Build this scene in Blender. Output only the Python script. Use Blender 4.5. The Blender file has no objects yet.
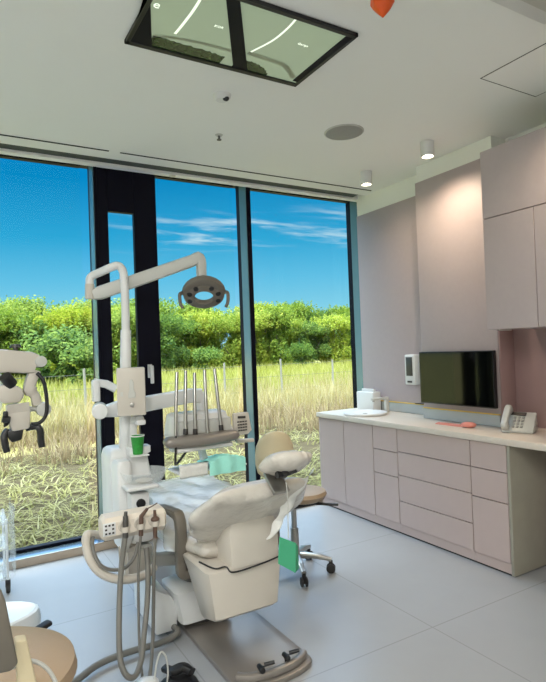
import bpy, bmesh, math, random
from mathutils import Vector, Matrix, Euler
V = Vector
R = math.radians
rnd = random.Random(7)
SC = bpy.context.scene
COL = SC.collection

# ------------------------------------------------------------------ camera
CAM = V((0, 0, 1.5))
YAW, PITCH, ROLL, FPX = R(30.4727), R(0.9127), R(-2.1276), 543.23
def cam_axes():
    cy, sy, cp, sp = math.cos(YAW), math.sin(YAW), math.cos(PITCH), math.sin(PITCH)
    f = V((sy*cp, cy*cp, sp)); r = V((cy, -sy, 0)); u = r.cross(f)
    cr, sr = math.cos(ROLL), math.sin(ROLL)
    return r*cr + u*sr, u*cr - r*sr, f
AR, AU, AF = cam_axes()
cd = bpy.data.cameras.new('camera'); cam = bpy.data.objects.new('camera', cd); COL.objects.link(cam)
cam.matrix_world = Matrix.Translation(CAM) @ Matrix((AR, AU, -AF)).transposed().to_4x4()
cd.sensor_fit = 'VERTICAL'; cd.sensor_height = 36; cd.lens = FPX*36/682
cd.clip_start = .05; cd.clip_end = 400
SC.camera = cam
def ray(x, y): return AR*((x-273)/FPX) - AU*((y-341)/FPX) + AF
def pY(x, y, Y): d = ray(x, y); return CAM + d*(Y/d.y)
def pX(x, y, X): d = ray(x, y); return CAM + d*(X/d.x)
def pZ(x, y, Z): d = ray(x, y); return CAM + d*((Z-1.5)/d.z)

# ------------------------------------------------------------------ materials
def lin(c):
    return tuple((v/12.92 if v <= .04045 else ((v+.055)/1.055)**2.4) for v in [q/255 for q in c]) + (1,)
def mat(name, rgb, rough=.5, metal=0, var=.06, scale=8, bump=0, bscale=60, spec=.5, alpha=1, trans=0, coat=0, sss=0):
    m = bpy.data.materials.new(name); m.use_nodes = True
    nt = m.node_tree; N = nt.nodes; L = nt.links
    b = N['Principled BSDF']
    c = lin(rgb)
    tc = N.new('ShaderNodeTexCoord')
    nz = N.new('ShaderNodeTexNoise'); nz.inputs['Scale'].default_value = scale; nz.inputs['Detail'].default_value = 3
    L.new(tc.outputs['Object'], nz.inputs['Vector'])
    mx = N.new('ShaderNodeMix'); mx.data_type = 'RGBA'
    mx.inputs['A'].default_value = tuple(v*(1-var) for v in c[:3]) + (1,)
    mx.inputs['B'].default_value = tuple(min(1, v*(1+var)) for v in c[:3]) + (1,)
    L.new(nz.outputs['Fac'], mx.inputs['Factor']); L.new(mx.outputs['Result'], b.inputs['Base Color'])
    b.inputs['Roughness'].default_value = rough; b.inputs['Metallic'].default_value = metal
    b.inputs['Specular IOR Level'].default_value = spec
    b.inputs['Alpha'].default_value = alpha
    b.inputs['Transmission Weight'].default_value = trans
    b.inputs['Coat Weight'].default_value = coat
    if bump:
        n2 = N.new('ShaderNodeTexNoise'); n2.inputs['Scale'].default_value = bscale; n2.inputs['Detail'].default_value = 4
        L.new(tc.outputs['Object'], n2.inputs['Vector'])
        bp = N.new('ShaderNodeBump'); bp.inputs['Strength'].default_value = bump; bp.inputs['Distance'].default_value = .02
        L.new(n2.outputs['Fac'], bp.inputs['Height']); L.new(bp.outputs['Normal'], b.inputs['Normal'])
    return m
def emit(name, rgb, s):
    m = bpy.data.materials.new(name); m.use_nodes = True
    b = m.node_tree.nodes['Principled BSDF']
    b.inputs['Base Color'].default_value = lin(rgb)
    b.inputs['Emission Color'].default_value = lin(rgb); b.inputs['Emission Strength'].default_value = s
    return m
def clear(name, rgb=(255, 255, 255), refl=.08, rough=.02):
    m = bpy.data.materials.new(name); m.use_nodes = True
    nt = m.node_tree; N = nt.nodes; L = nt.links
    N.remove(N['Principled BSDF'])
    t = N.new('ShaderNodeBsdfTransparent'); t.inputs['Color'].default_value = lin(rgb)
    g = N.new('ShaderNodeBsdfGlossy'); g.inputs['Roughness'].default_value = rough
    lw = N.new('ShaderNodeLayerWeight'); lw.inputs['Blend'].default_value = .35
    mr = N.new('ShaderNodeMapRange'); mr.inputs['To Min'].default_value = refl*.5; mr.inputs['To Max'].default_value = min(1, refl*6)
    L.new(lw.outputs['Facing'], mr.inputs['Value'])
    mx = N.new('ShaderNodeMixShader')
    L.new(mr.outputs['Result'], mx.inputs['Fac']); L.new(t.outputs[0], mx.inputs[1]); L.new(g.outputs[0], mx.inputs[2])
    L.new(mx.outputs[0], N['Material Output'].inputs['Surface'])
    return m
def film(name, rgb, opac=.5, bump=.6, bscale=9, rough=.25):
    """thin clear plastic: part see-through, part milky, wrinkled gloss"""
    m = mat(name, rgb, rough, bump=bump, bscale=bscale, var=.03)
    nt = m.node_tree; N = nt.nodes; L = nt.links
    t = N.new('ShaderNodeBsdfTransparent'); mx = N.new('ShaderNodeMixShader'); mx.inputs['Fac'].default_value = opac
    L.new(t.outputs[0], mx.inputs[1]); L.new(N['Principled BSDF'].outputs[0], mx.inputs[2])
    L.new(mx.outputs[0], N['Material Output'].inputs['Surface'])
    return m

M = {}
M['ceiling'] = mat('ceiling_paint', (238, 239, 235), .9, var=.015, scale=2)
M['wall'] = mat('wall_paint', (234, 235, 228), .9, var=.02, scale=2)
M['laminate'] = mat('mauve_laminate', (173, 160, 161), .5, var=.035, scale=30, bump=.03, bscale=200)
M['laminate_pink'] = mat('cabinet_laminate', (192, 172, 165), .5, var=.03, scale=14, bump=.03, bscale=200)
M['laminate_niche'] = mat('rose_laminate', (156, 128, 126), .5, var=.03, scale=14)
M['endpanel'] = mat('grey_stone_panel', (158, 153, 138), .6, var=.12, scale=9)
M['top'] = mat('pale_worktop', (216, 204, 190), .3, var=.04, scale=40)
M['white'] = mat('white_enamel', (216, 217, 216), .35, var=.02)
M['ivory_light'] = mat('warm_white_plastic', (224, 214, 200), .4, var=.02)
M['ivory'] = mat('ivory_plastic', (196, 189, 178), .4, var=.02)
M['greyplastic'] = mat('pale_grey_plastic', (190, 190, 184), .4, var=.02)
M['taupe'] = mat('taupe_plastic', (104, 98, 88), .55, var=.03)
M['tan'] = mat('tan_leather', (166, 143, 116), .45, var=.04, bump=.08, bscale=160)
M['beige'] = mat('beige_leather', (208, 194, 160), .5, var=.03, bump=.06, bscale=160)
M['black'] = mat('black_plastic', (22, 22, 24), .45, var=.1)
M['frame'] = mat('black_window_frame', (5, 5, 22), .5, var=.1, spec=.15)
M['sky_sheen'] = mat('grey_green_sky_reflection', (104, 134, 138), .15, var=.05)
M['metal'] = mat('brushed_steel', (170, 168, 164), .3, metal=1, var=.05, scale=40)
M['plate'] = mat('base_plate_metal', (140, 134, 128), .32, metal=.35, var=.08, scale=6)
M['darkmetal'] = mat('dark_grey_metal', (92, 90, 88), .4, metal=.6)
M['hose'] = mat('grey_rubber_hose', (112, 110, 104), .55, var=.05)
M['rubber'] = mat('dark_rubber', (40, 38, 36), .6)
M['brown'] = mat('brown_instrument', (92, 70, 58), .4)
M['gold'] = mat('gold_trim', (226, 190, 92), .3, metal=.5)
M['splash'] = mat('grey_glass_backsplash', (172, 178, 178), .12, var=.02)
M['teal'] = mat('teal_nonwoven', (164, 236, 222), .8, bump=.25, bscale=40)
M['green'] = mat('green_card', (70, 168, 126), .7, var=.04)
M['cupgreen'] = mat('green_printed_cup', (40, 140, 52), .5, var=.5, scale=90)
M['pink'] = mat('coral_plastic', (222, 140, 126), .5)
M['orange'] = mat('orange_plastic', (222, 84, 14), .3, var=.1)
M['screen'] = mat('black_screen', (5, 6, 6), .06, var=0, spec=.3)
M['key'] = mat('dark_key', (52, 46, 44), .5)
M['lightkey'] = mat('grey_key', (150, 150, 146), .5)
M['speaker'] = mat('grey_grille', (150, 150, 146), .7, var=.2, scale=300)
M['shadowgap'] = mat('dark_gap', (40, 42, 40), .8)
M['slot'] = mat('dark_recess', (70, 76, 72), .8)
M['sill'] = mat('sill_strip', (176, 160, 142), .5, var=.04)
M['sillblue'] = mat('sill_top_metal', (120, 140, 152), .1, metal=.6, var=.03)
M['warmglow'] = emit('lamp_diffuser', (255, 236, 204), 12)
M['fillglow'] = emit('fill_diffuser', (255, 250, 240), 1.5)  # glow of the added fill panels
M['glass'] = clear('window_glass', (250, 255, 253), .008)
M['bowlglass'] = film('bowl_glass', (240, 246, 246), .24, 0, 8, .06)
M['film'] = film('clear_plastic_film', (222, 218, 208), .6, .9, 7, .16)
M['sleeve'] = mat('plastic_wrapped_cushion', (204, 198, 188), .26, var=.06, scale=9, bump=.9, bscale=11, coat=.35)
M['trolleyfilm'] = film('trolley_clear_film', (232, 240, 242), .16, .5, 10, .15)
M['tissue'] = film('white_nonwoven_sheet', (238, 238, 234), .8, .4, 30, .7)

def floor_mat():
    m = mat('pale_stone_tile', (162, 164, 166), .26, var=.035, scale=5, bump=.02, bscale=150)
    nt = m.node_tree; N = nt.nodes; L = nt.links; b = N['Principled BSDF']
    tc = N.new('ShaderNodeTexCoord'); mp = N.new('ShaderNodeMapping'); mp.inputs['Location'].default_value = (.25, .3, 0)
    L.new(tc.outputs['Object'], mp.inputs['Vector'])
    br = N.new('ShaderNodeTexBrick'); br.offset = 0; br.inputs['Scale'].default_value = 1
    br.inputs['Brick Width'].default_value = 1.2; br.inputs['Row Height'].default_value = 1.2
    br.inputs['Mortar Size'].default_value = .004; br.inputs['Mortar Smooth'].default_value = .3
    L.new(mp.outputs['Vector'], br.inputs['Vector'])
    mx = N.new('ShaderNodeMix'); mx.data_type = 'RGBA'
    old = b.inputs['Base Color'].links[0].from_socket
    L.new(br.outputs['Fac'], mx.inputs['Factor']); L.new(old, mx.inputs['A']); mx.inputs['B'].default_value = lin((146, 147, 148))
    L.new(mx.outputs['Result'], b.inputs['Base Color'])
    return m
M['floor'] = floor_mat()

def leaf_mat(name, stops, trans=.4, alb=.5):
    m = bpy.data.materials.new(name); m.use_nodes = True
    stops = [(p, tuple(255*((v/255)**2.2*alb)**(1/2.2) for v in c)) for p, c in stops]
    nt = m.node_tree; N = nt.nodes; L = nt.links; b = N['Principled BSDF']
    g = N.new('ShaderNodeNewGeometry'); oi = N.new('ShaderNodeObjectInfo')
    ad = N.new('ShaderNodeMath'); ad.operation = 'MULTIPLY_ADD'; ad.inputs[1].default_value = .75
    sc = N.new('ShaderNodeMath'); sc.operation = 'MULTIPLY'; sc.inputs[1].default_value = .25
    L.new(oi.outputs['Random'], sc.inputs[0]); L.new(sc.outputs[0], ad.inputs[2]); L.new(g.outputs['Random Per Island'], ad.inputs[0])
    cr = N.new('ShaderNodeValToRGB'); e = cr.color_ramp.elements
    e[0].position, e[0].color = stops[0][0], lin(stops[0][1]); e[1].position, e[1].color = stops[-1][0], lin(stops[-1][1])
    for p, c in stops[1:-1]: q = e.new(p); q.color = lin(c)
    L.new(ad.outputs[0], cr.inputs['Fac']); L.new(cr.outputs['Color'], b.inputs['Base Color']); b.inputs['Roughness'].default_value = .7
    b.inputs['Specular IOR Level'].default_value = .2
    t = N.new('ShaderNodeBsdfTranslucent'); L.new(cr.outputs['Color'], t.inputs['Color'])
    mx = N.new('ShaderNodeMixShader'); mx.inputs['Fac'].default_value = trans
    L.new(b.outputs[0], mx.inputs[1]); L.new(t.outputs[0], mx.inputs[2]); L.new(mx.outputs[0], N['Material Output'].inputs['Surface'])
    return m
M['leafA'] = leaf_mat('leaf_yellow_green', [(0, (120, 148, 40)), (.5, (184, 202, 62)), (1, (226, 224, 96))], .45, .62)
M['leafB'] = leaf_mat('leaf_mid_green', [(0, (96, 130, 44)), (.5, (156, 184, 62)), (1, (206, 212, 92))], .45, .6)
M['leafC'] = leaf_mat('leaf_deep_green', [(0, (80, 118, 60)), (.5, (132, 166, 72)), (1, (186, 206, 96))], .45, .6)
M['straw'] = leaf_mat('dry_straw', [(0, (206, 186, 112)), (.5, (234, 216, 150)), (1, (248, 236, 188))])
M['meadow'] = leaf_mat('meadow_grass', [(0, (176, 184, 70)), (.5, (212, 212, 100)), (1, (240, 232, 150))])
M['brush'] = leaf_mat('dry_brush', [(0, (160, 134, 102)), (.5, (198, 172, 128)), (1, (228, 208, 162))])
M['stalk'] = leaf_mat('crop_stalk', [(0, (150, 146, 84)), (.5, (204, 198, 126)), (1, (236, 228, 178))], alb=.52)
M['trunk'] = mat('bark', (88, 76, 60), .9, var=.2, scale=20)
def ground_mat():
    m = mat('field_soil', (74, 66, 50), .95, var=.4, scale=3, bump=.6, bscale=9, spec=.03)
    return m
M['soil'] = ground_mat()
M['meadowsoil'] = mat('meadow_ground', (138, 130, 72), .95, var=.2, scale=.8)
M['fencewood'] = mat('weathered_post', (140, 136, 122), .8, var=.2, scale=30)

def painted_reflection_mat():
    """glass panel whose sage glow is painted for its reflection of the outdoors"""
    m = bpy.data.materials.new('sage_reflection_glow'); m.use_nodes = True
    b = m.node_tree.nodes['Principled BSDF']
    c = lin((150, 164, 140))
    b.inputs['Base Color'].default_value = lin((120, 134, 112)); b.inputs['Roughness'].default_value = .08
    b.inputs['Emission Color'].default_value = c; b.inputs['Emission Strength'].default_value = .30  # steady sage glow painted in place of a mirrored view
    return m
M['sage'] = painted_reflection_mat()
M['foliage'] = None

# ------------------------------------------------------------------ mesh builder
class MB:
    def __init__(s): s.bm = bmesh.new()
    def _merge(s, tb, mtx=None):
        if mtx is not None: bmesh.ops.transform(tb, matrix=mtx, verts=tb.verts)
        me = bpy.data.meshes.new('tmp'); tb.to_mesh(me); tb.free(); s.bm.from_mesh(me); bpy.data.meshes.remove(me)
        return s
    def box(s, lo, hi, bev=0, seg=2, mtx=None):
        lo, hi = V(lo), V(hi); tb = bmesh.new(); bmesh.ops.create_cube(tb, size=1)
        for v in tb.verts: v.co = V([(lo[i]+hi[i])/2 + v.co[i]*(hi[i]-lo[i]) for i in range(3)])
        if bev: bmesh.ops.bevel(tb, geom=tb.edges[:], offset=bev, segments=seg, profile=.5, affect='EDGES')
        return s._merge(tb, mtx)
    def obox(s, c, size, rot=(0, 0, 0), bev=0, seg=2):
        h = V(size)/2
        return s.box(-h, h, bev, seg, Matrix.Translation(V(c)) @ Euler(rot).to_matrix().to_4x4())
    def rings(s, rings, cap=True, closed=False):
        bm = s.bm; vs = [[bm.verts.new(p) for p in r] for r in rings]; n = len(rings[0])
        m = len(vs)
        for i in range(m if closed else m-1):
            a, b = vs[i], vs[(i+1) % m]
            for j in range(n): bm.faces.new((a[j], a[(j+1) % n], b[(j+1) % n], b[j]))
        if cap and not closed:
            bm.faces.new(vs[0][::-1]); bm.faces.new(vs[-1])
        return s
    def cyl(s, p0, p1, r0, r1=None, seg=20, bev=0):
        p0, p1 = V(p0), V(p1); r1 = r0 if r1 is None else r1
        d = (p1-p0); L = d.length; d.normalize()
        a = d.orthogonal().normalized(); b = d.cross(a)
        def ring(p, r): return [p + (a*math.cos(t)+b*math.sin(t))*r for t in [2*math.pi*k/seg for k in range(seg)]]
        if bev:
            rs = [ring(p0, r0-bev), ring(p0+d*bev*.3, r0-bev*.3), ring(p0+d*bev, r0), ring(p1-d*bev, r1), ring(p1-d*bev*.3, r1-bev*.3), ring(p1, r1-bev)]
        else: rs = [ring(p0, r0), ring(p1, r1)]
        return s.rings(rs)
    def tube(s, pts, r, seg=10, smooth=6, closed=False, r1=None, flat=1.0, up=None):
        pts = [V(p) for p in pts]
        if smooth > 1: pts = catmull(pts, smooth, closed)
        n = len(pts); rs = []; prev = None
        for i, p in enumerate(pts):
            t = (pts[(i+1) % n] if (closed or i < n-1) else p) - (pts[i-1] if (closed or i > 0) else p)
            t.normalize()
            if prev is None:
                a = V(up).copy() if up else t.orthogonal()
            else: a = prev
            a = (a - t*a.dot(t))
            if a.length < 1e-6: a = t.orthogonal()
            a.normalize(); prev = a; b = t.cross(a)
            rr = r if r1 is None else r + (r1-r)*i/(n-1)
            rs.append([p + a*math.cos(q)*rr + b*math.sin(q)*rr*flat for q in [2*math.pi*k/seg for k in range(seg)]])
        return s.rings(rs, closed=closed)
    def sweep(s, pts, w, h, side, bev=.25, smooth=1):
        """rounded rectangular bar along pts; side = direction of width w"""
        pts = [V(p) for p in pts]
        if smooth > 1: pts = catmull(pts, smooth)
        n = len(pts); side = V(side).normalized(); rs = []
        ws = w if isinstance(w, (list, tuple)) else [w]*n; hs = h if isinstance(h, (list, tuple)) else [h]*n
        for i, p in enumerate(pts):
            t = (pts[min(n-1, i+1)] - pts[max(0, i-1)]).normalized(); sd = (side - t*side.dot(t)).normalized(); nn = t.cross(sd)
            w_ = ws[min(len(ws)-1, int(i*len(ws)/n))]; h_ = hs[min(len(hs)-1, int(i*len(hs)/n))]
            c = min(w_, h_)*bev; rs.append([p + sd*x + nn*y for x, y in
                [(w_/2-c, h_/2), (-w_/2+c, h_/2), (-w_/2+c*.3, h_/2-c*.3), (-w_/2, h_/2-c), (-w_/2, -h_/2+c), (-w_/2+c*.3, -h_/2+c*.3), (-w_/2+c, -h_/2), (w_/2-c, -h_/2), (w_/2-c*.3, -h_/2+c*.3), (w_/2, -h_/2+c), (w_/2, h_/2-c), (w_/2-c*.3, h_/2-c*.3)]])
        return s.rings(rs)
    def lathe(s, prof, o=(0, 0, 0), axis=(0, 0, 1), seg=28, sx=1, sy=1, closed=False, arc=None):
        o = V(o); d = V(axis).normalized(); a = d.orthogonal().normalized() if abs(d.z) < .999 else V((1, 0, 0)); b = d.cross(a)
        n = seg; bm = s.bm; P = []
        for r, z in prof:
            P.append([bm.verts.new(o + d*z + (a*math.cos(t)*sx + b*math.sin(t)*sy)*max(r, 1e-4)) for t in [2*math.pi*k/n for k in range(n)]])
        m = len(P)
        for i in range(m if closed else m-1):
            A, B = P[i], P[(i+1) % m]
            for j in range(n): bm.faces.new((A[j], A[(j+1) % n], B[(j+1) % n], B[j]))
        if not closed:
            bm.faces.new(P[0][::-1]); bm.faces.new(P[-1])
        return s
    def prism(s, poly, vec, bev=0, seg=2):
        tb = bmesh.new(); vec = V(vec); a = [tb.verts.new(V(p)) for p in poly]; b = [tb.verts.new(V(p)+vec) for p in poly]; n = len(a)
        tb.faces.new(a[::-1]); tb.faces.new(b)
        for i in range(n): tb.faces.new((a[i], a[(i+1) % n], b[(i+1) % n], b[i]))
        bmesh.ops.recalc_face_normals(tb, faces=tb.faces)
        if bev: bmesh.ops.bevel(tb, geom=tb.edges[:], offset=bev, segments=seg, profile=.5, affect='EDGES')
        return s._merge(tb)
    def ell(s, c, r, rot=(0, 0, 0), u=20, v=12, exp=1.0):
        tb = bmesh.new(); bmesh.ops.create_uvsphere(tb, u_segments=u, v_segments=v, radius=1)
        for q in tb.verts:
            q.co = V([math.copysign(abs(k)**exp, k) for k in q.co])
        return s._merge(tb, Matrix.Translation(V(c)) @ Euler(rot).to_matrix().to_4x4() @ Matrix.Diagonal(V(r)).to_4x4())
    def cushion(s, path, ws, ts, side, n=28, exp=2.6, smooth=5, round_end=True):
        """padded body along path with widths ws and thicknesses ts"""
        pts = catmull([V(p) for p in path], smooth); m = len(pts); k = len(path)
        def lerp(a, i):
            x = i*(k-1)/(m-1); j = min(k-2, int(x)); f = x-j; f = f*f*(3-2*f); return a[j]*(1-f)+a[j+1]*f
        side = V(side).normalized(); rs = []
        def ring(p, t, w, h):
            sd = (side - t*side.dot(t)).normalized(); nn = sd.cross(t)
            o = []
            for q in range(n):
                a = 2*math.pi*q/n; c, d = math.cos(a), math.sin(a)
                o.append(p + sd*math.copysign(abs(c)**(2/exp), c)*w/2 + nn*math.copysign(abs(d)**(2/exp), d)*h/2)
            return o
        T = [(pts[min(m-1, i+1)]-pts[max(0, i-1)]).normalized() for i in range(m)]
        h0 = lerp(ts, 0)
        if round_end:
            for f in (.0, .3, .65): rs.append(ring(pts[0]-T[0]*h0*.45*math.cos(f*1.57), T[0], lerp(ws, 0)-h0*.6*(1-math.sin(f*1.57)), h0*max(.25, math.sin(f*1.57)+.0)))
        for i in range(m): rs.append(ring(pts[i], T[i], lerp(ws, i), lerp(ts, i)))
        if round_end:
            h1 = lerp(ts, m-1)
            for f in (.65, .3, .0): rs.append(ring(pts[-1]+T[-1]*h1*.45*math.cos(f*1.57), T[-1], lerp(ws, m-1)-h1*.6*(1-math.sin(f*1.57)), h1*max(.25, math.sin(f*1.57))))
        return s.rings(rs)
    def grid(s, f, nu, nv, thick=0):
        bm = s.bm; vs = [[bm.verts.new(f(i/nu, j/nv)) for j in range(nv+1)] for i in range(nu+1)]
        fs = [bm.faces.new((vs[i][j], vs[i+1][j], vs[i+1][j+1], vs[i][j+1])) for i in range(nu) for j in range(nv)]
        if thick: bmesh.ops.recalc_face_normals(bm, faces=fs); bmesh.ops.solidify(bm, geom=fs, thickness=thick)
        return s
def catmull(p, k, closed=False):
    n = len(p); out = []
    for i in range(n if closed else n-1):
        if closed: a, b, c, d = p[i-1], p[i], p[(i+1) % n], p[(i+2) % n]
        else: a, b, c, d = p[max(0, i-1)], p[i], p[i+1], p[min(n-1, i+2)]
        for j in range(k):
            t = j/k; out.append(.5*((2*b)+(c-a)*t+(2*a-5*b+4*c-d)*t*t+(3*b-a-3*c+d)*t**3))
    if not closed: out.append(p[-1].copy())
    return out

ORG = {}
def root_of(o):
    while o.parent: o = o.parent
    return o
def obj(name, mb, m, parent=None, loc=None, angle=38, label=None, mats=None):
    bm = mb.bm; bmesh.ops.remove_doubles(bm, verts=bm.verts, dist=1e-6)
    bmesh.ops.recalc_face_normals(bm, faces=bm.faces)
    if parent is not None: off = ORG[root_of(parent).name]
    else: off = V(loc) if loc is not None else V((0, 0, 0))
    bmesh.ops.translate(bm, verts=bm.verts, vec=-off)
    me = bpy.data.meshes.new(name); bm.to_mesh(me); bm.free()
    me.polygons.foreach_set('use_smooth', [True]*len(me.polygons)); me.set_sharp_from_angle(angle=R(angle))
    me.materials.append(M[m] if isinstance(m, str) else m)
    o = bpy.data.objects.new(name, me); COL.objects.link(o)
    if parent is not None: o.parent = parent
    else: o.location = off; ORG[o.name] = off
    if label: o['label'] = label
    return o
def tag(o, label, cat, group=None):
    o['label'] = label; o['category'] = cat
    if group: o['group'] = group
    return o
def thing(name, label, cat, loc=(0, 0, 0), group=None):
    o = bpy.data.objects.new(name, None); COL.objects.link(o); o.location = V(loc); ORG[o.name] = V(loc); o.empty_display_size = .1
    return tag(o, label, cat, group)
def struct(o): o['kind'] = 'structure'; return o
def dup(o, delta, label, parent=None):
    """copy of a thing with its parts and sub-parts, moved by delta"""
    c = o.copy(); COL.objects.link(c)
    if parent is None:
        c.location = o.location + V(delta); c['label'] = label
    else: c.parent = parent
    for ch in o.children: dup(ch, None, None, c)
    return c
def sbox(name, lo, hi, m, bev=0): return struct(obj(name, MB().box(lo, hi, bev), m))

# ------------------------------------------------------------------ room shell
XL, XR, YB, YW, ZC = -2.6, 3.57, -2.6, 4.33, 3.0
sbox('floor', (XL-.1, YB-.1, -.12), (XR+.2, 4.6, 0), 'floor')
cl = MB(); cl.box((XL-.1, YB-.1, ZC), (XR+.2, 4.155, ZC+.15)); cl.box((XL-.1, 4.265, ZC-.015), (XR+.2, 4.335, ZC+.15)); cl.box((XL-.1, 4.13, ZC+.13), (XR+.2, 4.7, ZC+.15))
struct(obj('ceiling', cl, 'ceiling'))
sbox('trim_1', (XL, 4.157, ZC+.004), (3.5, 4.263, ZC+.128), 'slot')
wr = MB(); wr.box((XR, YB-.1, 0), (XR+.15, 4.285, ZC+.15)); wr.box((3.68, 4.285, 0), (XR+.15, 4.6, ZC+.15)); struct(obj('wall_right', wr, 'wall'))
sbox('wall_left', (XL-.1, YB-.1, 0), (XL, 4.6, ZC+.15), 'wall')
sbox('wall_back', (XL-.1, YB-.1, 0), (XR+.15, YB, ZC+.15), 'wall')
sbox('wall_front', (XL-.1, 4.34, ZC+.055), (XR+.15, 4.62, ZC+.35), 'frame')
sbox('baseboard_back', (XL+.001, YB+.001, .001), (XR-.001, YB+.02, .08), 'wall')
# plastered pier on the right wall, carrying the screen
sbox('wall_pier', (3.408, 2.558, 0), (XR-.001, 3.30, ZC-.001), 'wall')
o = obj('wall_panel', MB().box((3.39, 2.56, .0), (3.407, 3.304, 2.857), .001), 'laminate'); tag(o, 'tall mauve laminate panel on the projecting wall behind the black screen', 'wall panel')
o = obj('wall_panel', MB().box((3.548, 3.306, .0), (3.569, 4.27, 2.812), .001), 'laminate'); tag(o, 'recessed mauve laminate panel beside the window, behind the white dispenser', 'wall panel')
# niche lining right of the pier
o = obj('wall_panel', MB().box((3.548, .4, .0), (3.569, 2.557, 2.75), .001), 'laminate_niche'); tag(o, 'pinkish laminate back panel of the niche behind the telephone, under the wall cupboards', 'wall panel')
o = obj('niche_cheek', MB().box((3.392, 2.545, .882), (3.547, 2.5565, 1.575), .001), 'laminate_niche'); tag(o, 'narrow pinkish panel lining the side of the niche, between screen and telephone', 'wall panel')

# window wall: frames from X, all between Y 4.33 and 4.53
def frame_box(mb, x0, x1, z0, z1, y0=4.33, y1=4.53): mb.box((x0, y0, z0), (x1, y1, z1), .004, 1)
ZT = ZC+.05
sill = struct(obj('trim_2', MB().box((XL, 4.332, .001), (3.675, 4.34, .062), .002), 'sill'))
struct(obj('trim_3', MB().box((XL, 4.34, .001), (3.675, 4.56, .06), .002), 'sillblue'))
def window(n, x0, x1, extra=None):
    f = MB()
    f.box((x0, 4.47, .062), (x1, 4.53, .085), .003, 1); f.box((x0, 4.47, ZT-.03), (x1, 4.53, ZT), .003, 1)
    w = struct(obj('window_%d' % n, f, 'frame'))
    obj('pane', MB().box((x0+.002, 4.495, .08), (x1-.002, 4.503, ZT-.01)), 'glass', w)
    return w
window(1, -1.3, .905); window(2, 1.475, 2.26); window(3, 2.37, 3.622); window(4, XL+.01, -1.38)
def post(n, x0, x1, glazed=.0, m='frame', side='sky_sheen'):
    """window post: black face towards the room, cheek coloured grey-green for the sky it reflects"""
    f = MB(); f.box((x0, 4.33, .062), (x1, 4.545, ZT), .003, 1)
    p = struct(obj('trim_%d' % n, f, m))
    s = MB(); s.box((x0-.006, 4.338, .064), (x0-.0005, 4.465, ZT-.001), .001, 1)
    obj('cheek', s, side, p)  # grey-green stands in for sky reflected on the post's side
    return p
post(4, 2.324, 2.366); post(5, .975, 1.0); post(6, 3.63, 3.672)
post(7, -1.37, -1.31)
# terrace door between left and middle glazing, with a narrow light
d = MB()
for a, b, z0, z1 in ((1.001, 1.079, .062, ZT), (1.286, 1.474, .062, ZT), (1.079, 1.286, 2.646, ZT), (1.079, 1.286, .062, .22)):
    d.box((a, 4.335, z0), (b, 4.385, z1), .002, 1)
door = struct(obj('door_1', d, 'frame'))
obj('pane', MB().box((1.075, 4.365, .2), (1.29, 4.372, 2.66)), 'glass', door)
h = MB(); a = pY(150, 371, 4.325)
h.box((a.x-.018, 4.318, a.z-.055), (a.x+.018, 4.334, a.z+.055), .004); h.cyl((a.x, 4.32, a.z+.03), (a.x, 4.275, a.z+.03), .011); h.box((a.x-.014, 4.262, a.z-.1), (a.x+.014, 4.282, a.z+.045), .006)
obj('door_handle', h, 'white', door, label='white lever handle')

# ------------------------------------------------------------------ ceiling fittings
# thin linear diffusers
for (xa, xb, lab) in ((-2.0, pZ(108, 152, ZC).x, 'long thin black slot diffuser in the ceiling, over the left window'), (pZ(119, 154, ZC).x, 3.51, 'long thin black slot diffuser in the ceiling, over the middle and right windows')):
    o = obj('slot_diffuser', MB().box((xa, 3.985, ZC-.004), (xb, 4.0, ZC+.0005), .001, 1), 'shadowgap'); tag(o, lab, 'vent')
# big framed glass panel
t = thing('ceiling_panel', 'black-framed glass panel with painted reflections: sage fields, dark bars, foliage edge, set in the ceiling', 'ceiling panel', (1.24, 2.15, ZC))
A, B, Cc = pZ(124, 43, ZC), pZ(293, 87, ZC), pZ(357, 37, ZC)
x0, x1, y1, y0 = .735, 1.695, 2.54, 1.99
y0 = 1.985; x1 = 1.705
f = MB(); zf = ZC-.02
for lo, hi in (((x0, y1-.03), (x1, y1)), ((x0, y0), (x1, y0+.025)), ((x0, y0), (x0+.02, y1)), ((x1-.02, y0), (x1, y1))): f.box((*lo, zf), (*hi, ZC-.0005), .002, 1)
obj('frame', f, 'black', t)
f = MB()
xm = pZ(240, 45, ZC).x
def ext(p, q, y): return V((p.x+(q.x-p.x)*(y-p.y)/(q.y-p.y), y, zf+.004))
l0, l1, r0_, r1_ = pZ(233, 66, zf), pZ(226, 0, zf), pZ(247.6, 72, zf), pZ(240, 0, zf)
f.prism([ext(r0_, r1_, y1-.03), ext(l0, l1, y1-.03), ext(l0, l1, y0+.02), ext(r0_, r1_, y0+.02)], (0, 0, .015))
obj('post_reflection', f, 'frame', t)  # dark bar modelled for the window post's reflection in the glass
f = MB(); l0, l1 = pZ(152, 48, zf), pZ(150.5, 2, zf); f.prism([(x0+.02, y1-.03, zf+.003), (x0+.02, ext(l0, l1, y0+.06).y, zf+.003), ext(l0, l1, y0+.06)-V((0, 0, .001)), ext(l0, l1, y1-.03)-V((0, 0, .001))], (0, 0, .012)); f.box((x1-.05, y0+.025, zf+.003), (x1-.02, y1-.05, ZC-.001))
obj('frame_reflection', f, 'frame', t)  # dark wedge and strip modelled for the reflected door frame and jamb
obj('glass_field', MB().box((x0+.02, y0+.02, zf+.008), (x1-.02, y1-.02, ZC-.001)), 'sage', t)
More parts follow.
